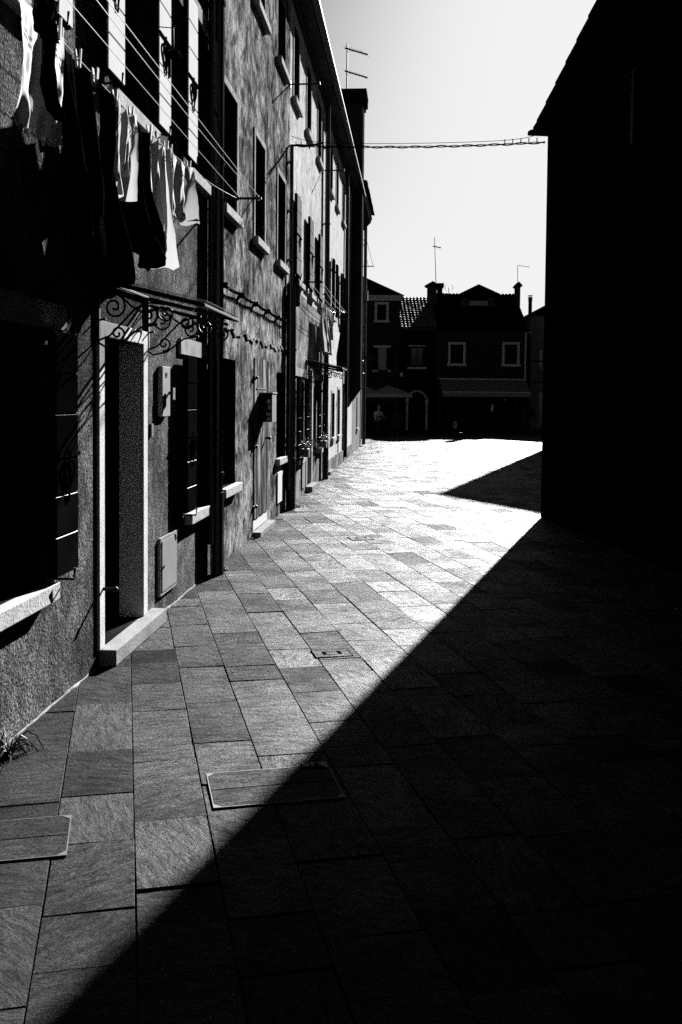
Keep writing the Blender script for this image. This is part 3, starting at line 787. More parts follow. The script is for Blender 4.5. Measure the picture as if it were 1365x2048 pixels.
o = root('iron_arm', LEFT, 33.0, 0, 6.7, 'small pair of iron arms joined by wires on the smooth plain house', 'iron arm', 'bare iron arms high on the walls')
mb = MB(); mb.tube([(33.0, 0, 7.1), (33.0, 0.16, 7.1)], 0.012, 6); mb.tube([(33.0, 0, 6.2), (33.0, 0.42, 6.2)], 0.016, 6); mb.build_each('rod', M['iron'], o)
mb = MB(); mb.tube([(33.0, 0.15, 7.1), (33.0, 0.38, 6.2)], 0.006, 4); mb.tube([(33.0, 0.03, 7.0), (33.0, 0.22, 6.2)], 0.006, 4); mb.build_each('wire', M['cable'], o)

def line_z(a, a0=2.2, a1=8.95, sg=0.22, z=LZ):
    t = (a-a0)/(a1-a0); return z-4*sg*t*(1-t)
def garment(name, label, cat, a0, a1, length, mat, kind='towel', b=0.20, amp=0.05, folds=3, seed=0, pegs=2, zf=line_z, hem=0.02, mat2=None, wrap=0.0):
    rn = random.Random(seed)
    o = root(name, LEFT, a0, b, 0, label, cat, 'laundry on the clotheslines')
    nu, nv = 34, 40; W = a1-a0; ph = rn.random()*6; vs = {}; mb = MB(); idx = {}
    def mask(u, v):
        if kind == 'trousers': return not (v > 0.30 and abs(u-0.5) < 0.03+0.10*(v-0.3)) 
        if kind == 'shirt': return (v < 0.72) or (u < 0.27 or u > 0.73) and v < 0.72+0.28*(0.55+0.45*math.sin(u*9))
        if kind == 'vest': return not (v > 0.75 and 0.3 < u < 0.7)
        return True
    P = []
    ledge = [noise_.noise(Vector((i*0.28, seed*2.3, 0.5)))*1.6+rn.uniform(-.12, .12) for i in range(nu+1)]
    for j in range(nv+1):
        v = j/nv; row = []
        for i in range(nu+1):
            u = i/nu
            squeeze = 1-0.18*math.sin(min(1, v)*math.pi*0.6)*(1 if kind != 'towel' else 0.5)
            a = a0+W*(0.5+(u-0.5)*squeeze)
            swing = 0.02*math.sin(3*v+ph)
            g = amp*(0.25+0.9*v)
            fo = g*math.sin(2*math.pi*folds*u+ph+0.9*math.sin(2.2*v+ph)) + 0.35*g*math.sin(2*math.pi*(folds*2.3)*u+2*ph+v*2)
            if kind == 'trousers': fo += 0.05*math.sin(6*v+u*4)*v
            # far edge turns out toward the lane
            if wrap: 
                q = max(0, (u-(1-wrap))/wrap); a -= W*wrap*0.7*q*v; fo += W*wrap*1.0*q*v
            fo += 0.016*(0.3+v)*noise_.noise(Vector((u*7, v*3.5, seed*3.1))) + 0.005*noise_.noise(Vector((u*19, v*7, seed*1.7)))
            zt = zf(a) - 0.03*abs(math.sin(math.pi*u*max(1, pegs-1)))*1.0
            L = length*(1+hem*ledge[i]*(v > 0.9)+0.05*math.sin(u*5+ph))
            P.append((a, b+fo+swing, zt-L*v))
        idx[j] = None
    fs = []
    for j in range(nv):
        for i in range(nu):
            if mask((i+.5)/nu, (j+.5)/nv):
                fs.append((j*(nu+1)+i, j*(nu+1)+i+1, (j+1)*(nu+1)+i+1, (j+1)*(nu+1)+i))
    mb.add(P, fs)
    c = mb.build('cloth', M[mat], o, smooth=True)
    if kind == 'fringed':
        fr = MB()
        for i in range(0, nu+1):
            p = P[nv*(nu+1)+i]; p = (p[0], p[1], p[2]+0.004)
            for k in (0, 0.5):
                fr.tube([(p[0]+k*W/nu, p[1], p[2]), (p[0]+k*W/nu, p[1]+0.004, p[2]-0.035)], 0.0025, 4)
        fr.build('fringe', M[mat], o)
    pgm = MB()
    for k in range(pegs):
        a = a0+W*(0.04+0.92*k/max(1, pegs-1)); z = zf(a)
        for s_ in (-1, 1):
            pgm.add([(a-0.006, b+s_*0.000, z-0.045), (a+0.006, b+s_*0.000, z-0.045), (a+0.006, b+s_*0.003+s_*0.009, z-0.045), (a-0.006, b+s_*0.003+s_*0.009, z-0.045),
                     (a-0.006, b+s_*0.010, z+0.045), (a+0.006, b+s_*0.010, z+0.045), (a+0.006, b+s_*0.018, z+0.045), (a-0.006, b+s_*0.018, z+0.045)],
                    [(0, 1, 2, 3), (4, 5, 6, 7), (0, 1, 5, 4), (1, 2, 6, 5), (2, 3, 7, 6), (3, 0, 4, 7)])
    pgm.build_each('clothes_peg', M['cloth_white'], o, n=2)
    return o
garment('towel', 'white towel with a fringed hem hanging behind small black pieces', 'towel', 3.95, 4.50, 0.50, 'cloth_white', 'fringed', amp=0.03, folds=1.2, seed=1, pegs=3)
garment('dark_shirt', 'black shirt hanging just beyond the fringed towel', 'shirt', 4.48, 5.0, 0.98, 'cloth_dark', 'shirt', amp=0.10, folds=2, seed=2, pegs=3)
garment('trousers', 'plain black trousers between a black shirt and a short white shirt', 'trousers', 4.98, 5.32, 1.06, 'cloth_dark', 'trousers', amp=0.08, folds=1.5, seed=3)
garment('light_shirt', 'short white shirt between black trousers and creased dark trousers', 'shirt', 5.30, 5.62, 0.50, 'cloth_white', 'vest', amp=0.045, folds=2, seed=4)
garment('trousers', 'long dark trousers with bright creases, beside the short white shirt', 'trousers', 5.60, 6.0, 0.80, 'cloth_dark', 'trousers', amp=0.08, folds=2, seed=5, hem=0.05)
garment('light_shirt', 'long white shirt with dark folds, beside the pale ragged-hemmed cloth', 'shirt', 5.98, 6.40, 0.74, 'cloth_white', 'towel', amp=0.06, folds=3, seed=16, wrap=0.15, hem=0.08)
garment('towel', 'pale cloth with a ragged hem pegged beside the long white shirt', 'towel', 6.46, 7.04, 0.44, 'cloth_grey', 'towel', amp=0.035, folds=2, seed=8, hem=0.15, wrap=0.12)
# dark pieces pegged on the outer line
def z2(a): return line_z(a, sg=0.05)
garment('dark_cloth', 'small square black cloth on the outer line, in front of the fringed towel', 'cloth', 3.78, 4.03, 0.17, 'cloth_dark', 'towel', b=0.37, amp=0.02, folds=1, seed=9, zf=lambda a: z2(a)-0.19)
garment('dark_sock', 'rounded black sock on the outer line beside the small square cloth', 'sock', 4.0, 4.14, 0.36, 'cloth_dark', 'towel', b=0.33, amp=0.02, folds=1, seed=10, zf=lambda a: z2(a)-0.26)
def z3(a): return line_z(a, 15.2, 20.4, 0.12, 3.46)
garment('striped_cloth', 'pale pleated cloth under the grey shutters, beside a rumpled pale shirt', 'cloth', 17.4, 18.6, 0.85, 'cloth_grey', 'towel', b=0.18, amp=0.07, folds=5, seed=11, zf=z3, pegs=3)
garment('light_shirt', 'rumpled pale shirt between the pleated cloth and the long dark sheet', 'shirt', 18.7, 19.3, 0.55, 'cloth_grey', 'shirt', b=0.18, amp=0.05, folds=2, seed=12, zf=z3)
garment('bed_sheet', 'long dark sheet hanging beside the rumpled pale shirt', 'sheet', 19.2, 20.2, 1.15, 'cloth_dark', 'towel', b=0.36, amp=0.06, folds=3, seed=13, zf=z3, pegs=3)

# wind chime hanging by the white shutters
o = root('wind_chime', LEFT, 6.6, 0.22, 3.9, 'small dome-topped wind chime hanging beside the white shutters', 'wind chime')
mb = MB(); mb.prism([(6.62+0.06*math.cos(math.pi*i/8), 3.93+0.035*math.sin(math.pi*i/8)) for i in range(9)], 'b', 0.145, 0.235)
mb.build('dome', M['cable'], o)
mb = MB(); mb.tube([(6.62, 0.19, 3.975), (6.62, 0.19, 4.12), (6.62, 0.0, 4.14)], 0.004, 5); mb.build('hanger', M['iron'], o)
mb = MB()
for k in range(5): mb.tube([(6.57+0.025*k, 0.15+0.02*(k % 3), 3.93), (6.57+0.025*k, 0.15+0.02*(k % 3), 3.82-0.03*(k % 2))], 0.008, 5)
mb.build_each('chime_rod', M['cable'], o)

# ------------------------------------------------------------------ cable across the lane
P_l = wp(14.0, 5.28, 0.02); P_r = Vector((2.74, 13.1, 5.13))
o = bpy.data.objects.new('overhead_cable', None); COL.objects.link(o); o.location = P_l
tag(o, 'black cable strung across the lane from the streaked house to the dark gable', 'cable')
mb = MB()
for ph, rr in ((0, 0.010), (math.pi, 0.006)):
    pts = []
    for i in range(70):
        t = i/69; p = P_l.lerp(P_r, t); q = -0.04*4*t*(1-t)
        pts.append((p.x-P_l.x, -(p.y-P_l.y), p.z-P_l.z+q+0.012*math.cos(i*0.9+ph)))
    mb.tube(pts, rr, 5)
mb.build('cable', M['cable'], o)
mb = MB(); pts = []
for i in range(30):
    t = i/29; p = P_l.lerp(P_r, t); pts.append((p.x-P_l.x, -(p.y-P_l.y), p.z-P_l.z+0.05-0.04*4*t*(1-t)+0.09*(2*t-1)**8))
mb.tube(pts, 0.004, 4)
for i in range(1, 6):
    for e in (0, 1):
        t = i*0.022 if e == 0 else 1-i*0.03
        p = P_l.lerp(P_r, t); z = p.z-P_l.z-0.16*t*(1-t)
        mb.box(p.x-P_l.x-0.006, p.x-P_l.x+0.006, -(p.y-P_l.y)-0.006, -(p.y-P_l.y)+0.006, z, z+0.07)
mb.build('support_wire', M['cable'], o)
o2 = root('cable_bracket', LEFT, 14.0, 0, 5.28, 'iron bracket on the streaked house holding the overhead cable', 'bracket')
mb = MB(); mb.tube([(14.0, 0, 5.28), (14.0, 0.12, 5.29), (13.9, 0.30, 5.25), (13.95, 0.5, 5.30)], 0.014, 6)
mb.build('bracket', M['iron'], o2)

# ------------------------------------------------------------------ dark gabled house on the right
rang = math.atan2(-1.0, 0.10)                 # a runs from the far corner toward the camera, b faces the lane
# frame: A = direction toward camera, outward normal must face the lane (-x)
class RF(Frame): pass
RIGHT = Frame(Vector((2.775, 13.1, 0)), rang)
hR = root('house', RIGHT, 0, 0, 0, 'black shadowed house whose stepped tiled gable stands against the sky, holding the overhead cable', 'house')
# B = (A.y, -A.x) = (-1, -.1): faces the lane
slope = 0.333; ridge = 4.6; RE = 17.0; zc = 5.30
mb = MB(); hl = [(2.2, 3.0, 4.35, 5.25), (6.0, 7.0, 0.1, 2.2)]
wall_holes(0, 2*ridge, 0, zc, hl, 0, 0.15, mb)
mb.add([(0, 0, zc), (ridge, 0, zc+slope*ridge), (2*ridge, 0, zc)], [(0, 1, 2)])
mb.add([(0, 0, 0), (0, -12, 0), (0, -12, zc), (0, 0, zc)], [(0, 1, 2, 3)])
mb.add([(0, -12, 0), (2*ridge, -12, 0), (2*ridge, -12, zc), (ridge, -12, zc+slope*ridge), (0, -12, zc)], [(0, 1, 2, 3, 4)])
mb.add([(2*ridge, 0, 0), (2*ridge, -12, 0), (2*ridge, -12, zc), (2*ridge, 0, zc)], [(0, 1, 2, 3)])
mb.build('wall', M['shade_black_plaster'], hR)
window(hR, *hl[0], sill=False, recess=0.15)
sr = MB(); sr.box(2.12, 2.2, 0, 0.015, 4.3, 5.29); sr.box(3.0, 3.08, 0, 0.015, 4.3, 5.29); sr.build_each('window_jamb', M['far_black'], hR)
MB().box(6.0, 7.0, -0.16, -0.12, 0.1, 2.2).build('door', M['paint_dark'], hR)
mb = MB()                                     # roof slabs with stepped tile courses at the verge
n = 12; st = ridge/n; 
def rz(a): return zc+0.04+slope*a
for k in range(-1, n):
    a0 = k*st*1.0-0.0; a1 = (k+1)*st+0.03
    if k < 0: a0 = -0.16
    z0, z1 = rz(a0)+0.055, rz(a1)+0.055
    z0 += 0.03; z1 += 0.0
    mb.prism([(a0, z0-0.10), (a1, z1-0.10), (a1, z1), (a0, z0)], 'b', -12, 0.16)
    b0, b1 = 2*ridge-a0, 2*ridge-a1
    mb.prism([(b0, z0-0.10), (b1, z1-0.10), (b1, z1), (b0, z0)], 'b', -12, 0.16)
rr = mb.build('roof', M['tile_black'], hR)
mb = MB(); tiles(mb, (-0.16, -0.02, rz(-0.16)+0.07), (0, -1, 0), (1, 0, slope), 11.9, (ridge+0.16)*math.hypot(1, slope)); mb.build('roof_tiles', M['tile_black'], rr)
mb = MB(); mb.prism([(-0.15, rz(0)-0.07), (-0.11, rz(0)-0.10), (0.02, rz(0)-0.10), (0.02, rz(0)-0.05), (-0.12, rz(0)-0.035)], 'b', -12, 0.24)
mb.build('gutter', M['tile_black'], rr)
# plainer house behind the camera's shoulder that continues the dark side
h2 = root('house', RIGHT, 2*ridge, 0, 0, 'flat-fronted dark house adjoining the black gabled house, farther from the square', 'house')
mb = MB(); mb.box(2*ridge+0.002, RE, -10, 0.05, 0, 6.2); mb.build('wall', M['shade_black_plaster'], h2)
mb = MB(); mb.box(2*ridge+0.01, RE+0.1, -10.2, 0.35, 6.2, 6.32); mb.build('roof', M['tile_black'], h2)

# hidden house farther on the right: only its shadow reaches the picture
u2 = Vector((1.24, -2.75, 0)).normalized(); fr2 = Frame(Vector((7.25, 33.2, 0)), math.atan2(u2.y, u2.x))
h3 = root('house', fr2, 0, 0, 0, 'house hidden behind the black gable, throwing the pointed shadow on the paving', 'house')
mb = MB(); wall_holes(0, 10.0, 0, 7.9, [(1, 1.8, 3.5, 4.7), (4, 4.8, 3.5, 4.7), (7, 7.8, 3.5, 4.7)], 0, 0.15, mb); shell(mb, 0, 10.0, -6, 0, 7.9)
mb.build('wall', M['far_dark'], h3)
for a in (1, 4, 7): window(h3, a, a+0.8, 3.5, 4.7, surround='stone_grey', recess=0.15)
mb = MB(); mb.prism([(0.1, 7.9), (-3.0, 8.3), (-6.1, 7.9)], 'a', -0.1, 10.1); mb.build('roof', M['tile_black'], h3)

# ------------------------------------------------------------------ houses on the far side of the square
FY = 52.0
SQ = Frame(Vector((0, FY, 0)), 0.0)          # a = world X, b toward the camera
def X(px, py=700, Y=FY): return at(px, py, Y).x
def Z(py, px=880, Y=FY): return at(px, py, Y).z
def box_px(mb, x0, y0, x1, y1, b0, b1):
    a0, a1 = X(x0, y0), X(x1, y0); c0, c1 = Z(y1, x0), Z(y0, x0); return mb.box(a0, a1, b0, b1, c0, c1)
def far_window(house, x0, y0, x1, y1, frame='stone', pane='interior', t=0.13, name='window', sillonly=False):
    a0, a1, c0, c1 = X(x0, y0), X(x1, y0), Z(y1, x0), Z(y0, x0)
    o = MB().box(a0+t, a1-t, -0.14, -0.12, c0+t, c1-t).build(name, M[pane], house)
    mb = MB()
    mb.box(a0, a0+t, -0.02, 0.03, c0, c1); mb.box(a1-t, a1, -0.02, 0.03, c0, c1); mb.box(a0+t, a1-t, -0.02, 0.03, c1-t, c1); mb.box(a0-0.05, a1+0.05, -0.02, 0.06, c0-0.02, c0+t*0.8)
    mb.build('surround', M[frame], o); return (a0+t, a1-t, c0+t, c1-t)
def rect(x0, y0, x1, y1): return (X(x0, y0), X(x1, y0), Z(y1, x0), Z(y0, x0))
# left house with the white cornice
eL = 7.30; xl0, xl1 = -7.0, X(801, 600)
hL = root('house', SQ, xl0, 0, 0, 'tall dark house with a pale cornice behind the cafe parasols', 'house', 'houses on the far side of the square')
w1 = far_window(hL, 750, 604, 778, 644); w2 = rect(757, 695, 774, 740); dl = rect(735, 805, 790, 870)
hh = [w1, w2, (X(728), X(742), Z(740), Z(700)), dl, (-4.5, -3.6, 5.7, 6.8), (-4.5, -3.6, 3.2, 4.4), (-1.6, -0.7, 5.7, 6.8), (-1.6, -0.7, 3.2, 4.4)]
hh = [w1, w2, dl] + hh[4:]
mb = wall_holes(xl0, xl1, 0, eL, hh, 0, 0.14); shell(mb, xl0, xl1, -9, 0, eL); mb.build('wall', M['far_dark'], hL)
for h in hh[3:]: window(hL, *h, surround='stone_grey', recess=0.14)
wn = MB().box(w2[0], w2[1], -0.03, 0.0, w2[2], w2[3]).build('window', M['paint_grey'], hL)
mb = MB(); mb.box(w2[0]+0.08, w2[1]-0.08, 0.001, 0.01, w2[2]+0.25, w2[3]-0.1); mb.build('blind', M['enamel'], wn)
mb = MB(); box_px(mb, 747, 691, 782, 695, 0, 0.06); mb.build('lintel', M['stone'], wn)
mb = MB(); box_px(mb, 745, 740, 756, 744, 0, 0.1); box_px(mb, 775, 740, 782, 744, 0, 0.1); mb.build_each('sill', M['stone_grey'], wn)
for (x0, x1) in ((743, 755), (775, 787)):
    mb = MB(); a0, a1, c0, c1 = rect(x0, 696, x1, 739); mb.box(a0, a1, 0.02, 0.06, c0, c1); mb.build('shutter', M['paint_dark'], wn)
MB().box(dl[0], dl[1], -0.16, -0.12, dl[2], dl[3]).build('shop_front', M['interior'], hL)
mb = MB(); mb.box(xl0, xl1+0.1, -0.05, 0.12, eL-0.28, eL-0.1); mb.box(xl0, xl1+0.15, -0.05, 0.25, eL-0.1, eL)
x = xl0
while x < xl1: mb.box(x, x+0.12, 0.12, 0.22, eL-0.2, eL-0.1); x += 0.3
mb.build('cornice', M['stone'], hL)
rp = [(xl0-0.2, 0.3, eL), (xl1+0.2, 0.3, eL), (xl1+0.2, -9.2, eL), (xl0-0.2, -9.2, eL)]
mb = MB(); ridge_z = eL+2.7
mb.add(rp+[(xl0+4, -4.5, ridge_z), (xl1-4.4, -4.5, ridge_z)], [(0, 1, 5, 4), (1, 2, 5), (2, 3, 4, 5), (3, 0, 4), (0, 1, 2, 3)])
mb.build('roof', M['tile_black'], hL)
# middle low house with the arched door
xm0, xm1 = xl1+0.001, X(875, 660); eM = Z(660, 850)
hM = root('house', SQ, xm0, 0, 0, 'low house with an arched doorway and a roof skylight', 'house', 'houses on the far side of the square')
aw0, aw1, az0, az1 = rect(815, 782, 854, 872); az0 = 0.1
wM = rect(822, 694, 848, 733)
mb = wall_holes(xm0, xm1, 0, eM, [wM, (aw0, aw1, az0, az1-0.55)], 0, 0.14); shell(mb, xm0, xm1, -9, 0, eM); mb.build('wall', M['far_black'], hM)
window(hM, *wM, sill=False, recess=0.14)
mb = MB(); box_px(mb, 818, 690, 851, 693, 0, 0.06); mb.build('lintel', M['stone_grey'], hM)
mb = MB(); box_px(mb, 815, 734, 853, 738, 0, 0.1); mb.build('sill', M['stone_grey'], hM)
ac = (aw0+aw1)/2; ar = (aw1-aw0)/2; spring = az1-ar
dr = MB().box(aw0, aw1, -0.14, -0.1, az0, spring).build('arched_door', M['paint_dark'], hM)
mb = MB(); pts = [(ac+ar*math.cos(math.pi*i/20), 0.03, spring+ar*math.sin(math.pi*i/20)) for i in range(21)]
mb.tube(pts, 0.06, 6); mb.box(aw0-0.06, aw0+0.06, 0, 0.07, 0, spring); mb.box(aw1-0.06, aw1+0.06, 0, 0.07, 0, spring)
mb.box(aw0-0.1, aw0+0.08, 0, 0.09, spring-0.1, spring+0.1); mb.box(aw1-0.08, aw1+0.1, 0, 0.09, spring-0.1, spring+0.1)
mb.build('arch_surround', M['stone_grey'], dr)
mb = MB(); mb.prism([(ac+(ar-.06)*math.cos(math.pi*i/20), spring+(ar-.06)*math.sin(math.pi*i/20)) for i in range(21)], 'b', -0.02, 0.02); mb.build('fanlight', M['interior'], dr)
mb = MB(); box_px(mb, 801, 745, 806, 753, 0, 0.12); mb.build('meter_box', M['stone'], hM)
mb = MB(); tiles(mb, (xm0, 0.25, eM+0.05), (1, 0, 0), (0, -5.0, 2.2), xm1-xm0, 5.46, amp=0.05)
mb.add([(xm0, 0.2, eM), (xm1, 0.2, eM), (xm1, -4.75, eM+2.15), (xm0, -4.75, eM+2.15), (xm0, -9.2, eM+0.6), (xm1, -9.2, eM+0.6)], [(0, 1, 2, 3), (2, 3, 4, 5), (0, 3, 4), (1, 2, 5)])
rM = mb.build('roof', M['tile'], hM)
sk = at(841, 607, FY+4.2); mb = MB(); mb.add([(sk.x-0.42, -3.95, sk.z-0.10), (sk.x+0.42, -3.95, sk.z-0.10), (sk.x+0.42, -4.5, sk.z+0.10), (sk.x-0.42, -4.5, sk.z+0.10),
    (sk.x-0.42, -3.95, sk.z-0.2), (sk.x+0.42, -3.95, sk.z-0.2), (sk.x+0.42, -4.5, sk.z-0.0), (sk.x-0.42, -4.5, sk.z-0.0)], [(0, 1, 2, 3), (4, 5, 6, 7), (0, 1, 5, 4), (1, 2, 6, 5), (2, 3, 7, 6), (3, 0, 4, 7)])
mb.build('skylight', M['paint_white'], rM)
def chimney(parent, x0, x1, ytop, zb, Y, capw=0.18, gable=True, mat='tile_black', d=0.8):
    b = FY-Y
    a0, a1 = at(x0, ytop, Y).x, at(x1, ytop, Y).x; zt = at(x0, ytop, Y).z
    c = MB().box(a0, a1, b-d/2, b+d/2, zb, zt-0.28).build('chimney', M['brick'], parent)
    mb = MB(); mb.box(a0-capw*0.5, a1+capw*0.5, b-d/2-0.05, b+d/2+0.05, zt-0.30, zt-0.24)
    if gable: mb.prism([(a0-capw, zt-0.24), (a1+capw, zt-0.24), ((a0+a1)/2, zt)], 'b', b-d/2-0.12, b+d/2+0.12)
    else: mb.box(a0-capw, a1+capw, b-d/2-0.1, b+d/2+0.1, zt-0.24, zt)
    mb.build('chimney_cap', M[mat], c); return c
chimney(rM, 856, 873, 564, eM+0.3, FY+3, 0.18)
chimney(rM, 876, 884, 568, eM+1.0, FY+4.5, 0.08, gable=False)
mast = at(873, 566, FY+4.5); mt = at(869.5, 474, FY+4.5); ms = at(871, 493, FY+4.5)
mb = MB(); bb = -4.5
mb.tube([(mast.x, bb, mast.z-0.4), (mt.x, bb, mt.z)], 0.022, 6, r1=0.016)
mb.tube([(ms.x-0.15, bb, ms.z+0.02), (ms.x+0.35, bb, ms.z-0.08)], 0.03, 5)
for k in range(4): mb.tube([(ms.x-0.1+0.12*k, bb-0.3, ms.z+0.02-0.03*k), (ms.x-0.1+0.12*k, bb+0.3, ms.z+0.02-0.03*k)], 0.008, 4)
mb.build('tv_antenna', M['iron'], rM)
# right house with awning
xr0, xr1 = xm1+0.001, X(1056, 700); eR = Z(662, 900)
hQ = root('house', SQ, xr0, 0, 0, 'dark house with a roof dormer above a long shop awning', 'house', 'houses on the far side of the square')
q1 = far_window(hQ, 897, 684, 932, 731); q2 = far_window(hQ, 1005, 684, 1040, 732)
shopd = (X(884), X(1046), 0.1, Z(782))
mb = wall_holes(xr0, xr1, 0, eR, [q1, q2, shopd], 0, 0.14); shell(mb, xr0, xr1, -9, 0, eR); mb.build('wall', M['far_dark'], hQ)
MB().box(shopd[0], shopd[1], -1.2, -1.1, shopd[2], shopd[3]).build('shop_front', M['interior'], hQ)
mb = MB(); tiles(mb, (xr0, 0.25, eR+0.05), (1, 0, 0), (0, -4.4, 2.42), xr1-xr0, 5.02, amp=0.04)
mb.add([(xr0, 0.2, eR), (xr1, 0.2, eR), (xr1, -4.15, eR+2.37), (xr0, -4.15, eR+2.37), (xr0, -9.2, eR+0.4), (xr1, -9.2, eR+0.4)], [(0, 1, 2, 3), (2, 3, 4, 5), (0, 3, 4), (1, 2, 5)])
rQ = mb.build('roof', M['tile_black'], hQ)
mb = MB(); dY = FY+2.5; p0, p1, pk = at(930, 612, dY), at(985, 612, dY), at(957, 569, dY); e0, e1 = at(918, 588, dY), at(999, 588, dY)
mb.prism([(p0.x, eR+0.4), (p1.x, eR+0.4), (p1.x, e1.z), (pk.x, pk.z-0.15), (p0.x, e0.z)], 'b', -6, -2.5)
dm = mb.build('dormer', M['far_black'], rQ)
mb = MB(); mb.prism([(e0.x, e0.z-0.08), (pk.x, pk.z-0.1), (e1.x, e1.z-0.08), (e1.x, e1.z), (pk.x, pk.z), (e0.x, e0.z)], 'b', -6.1, -2.3)
mb.build('dormer_roof', M['tile_black'], dm)
mb = MB(); mb.box(p0.x+0.25, p1.x-0.25, -2.5, -2.47, p0.z-0.6, p0.z+0.3); mb.build('dormer_window', M['glass'], dm)
for (x0, x1) in ((924, 936), (977, 990)):
    mb = MB(); g0, g1 = at(x0, 592, dY-0.1), at(x1, 618, dY-0.1); mb.box(g0.x, g1.x, -2.44, -2.4, g1.z, g0.z-0.1); mb.build('dormer_shutter', M['brick'], dm)
chimney(rQ, 1032, 1039, 565, eR+0.3, FY+3, 0.12)
mb = MB(); mt = at(1036, 531, FY+3); mb.tube([(mt.x, -3, mt.z-1.0), (mt.x, -3, mt.z)], 0.016, 5); t2 = at(1060, 534, FY+3); mb.tube([(mt.x, -3, mt.z), (t2.x, -3, t2.z)], 0.016, 5); mb.build('tv_antenna', M['iron'], rQ)
mb = MB(); sd_ = at(898, 575, FY+5.5)
mb.tube([(sd_.x, -5.5, sd_.z-0.5), (sd_.x, -5.5, sd_.z)], 0.02, 5)
for k in (-1, 1): mb.tube([(sd_.x+k*0.16+k*0.07*math.cos(t), -5.5, sd_.z+0.18*math.sin(t)) for t in [(-1.3+0.3*i) for i in range(9)]], 0.012, 4)
mb.build('small_antenna', M['iron'], rQ)
dpx = X(1051, 700); mb = MB(); mb.tube([(dpx+0.32, 0.1, eR-0.05), (dpx, 0.1, eR-0.06), (dpx, 0.08, Z(762))], 0.045, 8); mb.build('downpipe', M['stone'], hQ)
# awning
a0, a1, zt, zb = X(880, 760), X(1051, 762), Z(759), Z(784); zb2 = Z(793)
mb = MB(); mb.add([(a0, 0.02, zt), (a1, 0.02, zt), (a1+0.0, 1.5, zb), (a0, 1.5, zb), (a0, 0.02, zt-0.02), (a1, 0.02, zt-0.02), (a1, 1.49, zb-0.02), (a0, 1.49, zb-0.02)],
                  [(0, 1, 2, 3), (4, 5, 6, 7), (0, 1, 5, 4), (1, 2, 6, 5), (2, 3, 7, 6), (3, 0, 4, 7)])
aw = mb.build('awning', M['canvas'], hQ)
mb = MB(); mb.box(a0, a1, 1.5, 1.52, zb2, zb-0.03); mb.build('valance', M['canvas'], aw)
mb = MB(); mb.box(a0-0.03, a1+0.03, 0.0, 0.08, zt+0.005, zt+0.07); mb.box(a0-0.03, a1+0.03, 1.5, 1.55, zb-0.028, zb+0.025); mb.build_each('awning_bar', M['stone'], aw)
# narrow grey house at the right
FS = 55.0
SQ2 = Frame(Vector((0, FS, 0)), 0.0)
xs0 = at(1062, 700, FS).x; eS = at(1075, 632, FS).z
hS = root('house', SQ2, xs0, 0, 0, 'narrow grey house with a stovepipe chimney, next to the awning house', 'house', 'houses on the far side of the square')
hs = []
for (x0, y0, x1, y1) in ((1079, 697, 1096, 735), (1078, 783, 1096, 872)):
    p, q = at(x0, y0, FS), at(x1, y1, FS); hs.append((p.x, q.x, max(0.1, q.z), p.z))
mb = wall_holes(xs0, xs0+6, 0, eS, hs, 0, 0.14); shell(mb, xs0, xs0+6, -8, 0, eS); mb.build('wall', M['far_pale'], hS)
for h in hs: window(hS, *h, sill=(h[2] > 1), recess=0.14)
mb = MB(); mb.prism([(xs0-0.2, eS), (xs0+3, eS+1.7), (xs0+6.2, eS)], 'b', -8.2, 0.2); rS = mb.build('roof', M['tile_black'], hS)
c0, c1 = at(1066, 586, FS), at(1073, 586, FS); mb = MB(); mb.tube([((c0.x+c1.x)/2, -1.2, eS-0.6), ((c0.x+c1.x)/2, -1.2, c0.z-0.1)], 0.11, 8)
for k in range(3): mb.tube([((c0.x+c1.x)/2, -1.2, c0.z-0.05-0.12*k), ((c0.x+c1.x)/2, -1.2, c0.z-0.01-0.12*k)], 0.15, 8)
mb.build('chimney', M['brick'], rS)
mb = MB(); mb.tube([(xs0+0.05, 0.1, at(1075, 721, FS).z), (xs0+1.0, 0.1, at(1075, 724, FS).z)], 0.03, 5); mb.tube([(xs0+0.2, 0.1, at(1075, 764, FS).z), (xs0+1.2, 0.1, at(1075, 766, FS).z)], 0.03, 5); mb.build_each('cable', M['cable'], hS)
mb = MB(); p = at(1060, 818, FS-1); mb.box(p.x-0.3, p.x+0.3, 0.8, 1.1, p.z-0.5, p.z); mb.build('meter_box', M['brick'], hS)

# ------------------------------------------------------------------ cafe and shop things in the shade
def parasol(px, Yp, label, half=1.05):
    fr = Frame(Vector((at(px, 800, Yp).x, Yp, 0)), 0); o = root('parasol', fr, 0, 0, 0, label, 'parasol', 'cafe parasols on the square')
    zt = at(px, 771, Yp).z; ze = at(px, 788, Yp).z; mb = MB()
    for k in range(4):
        a, b = [(-1, 1), (1, 1), (1, -1), (-1, -1)][k], [(-1, 1), (1, 1), (1, -1), (-1, -1)][(k+1) % 4]
        mb.add([(a[0]*half, a[1]*half, ze), (b[0]*half, b[1]*half, ze), (0, 0, zt)], [(0, 1, 2)])
        mb.add([(a[0]*half, a[1]*half, ze), (b[0]*half, b[1]*half, ze), (b[0]*half, b[1]*half, ze-0.16), (a[0]*half, a[1]*half, ze-0.16)], [(0, 1, 2, 3)])
    c = mb.build('canopy', M['canvas_pale'], o); s_ = c.modifiers.new('s', 'SOLIDIFY'); s_.thickness = 0.01
    MB().tube([(0, 0, 0.05), (0, 0, zt-0.02)], 0.028, 8).build('pole', M['iron'], o)
    MB().box(-0.3, 0.3, -0.3, 0.3, 0.001, 0.06).build('base', M['iron'], o)
    mb = MB()
    for a in (-1, 1):
        for b in (-1, 1): mb.tube([(0, 0, zt-0.04), (a*half, b*half, ze-0.02)], 0.012, 5)
    mb.build('rib', M['iron'], o)
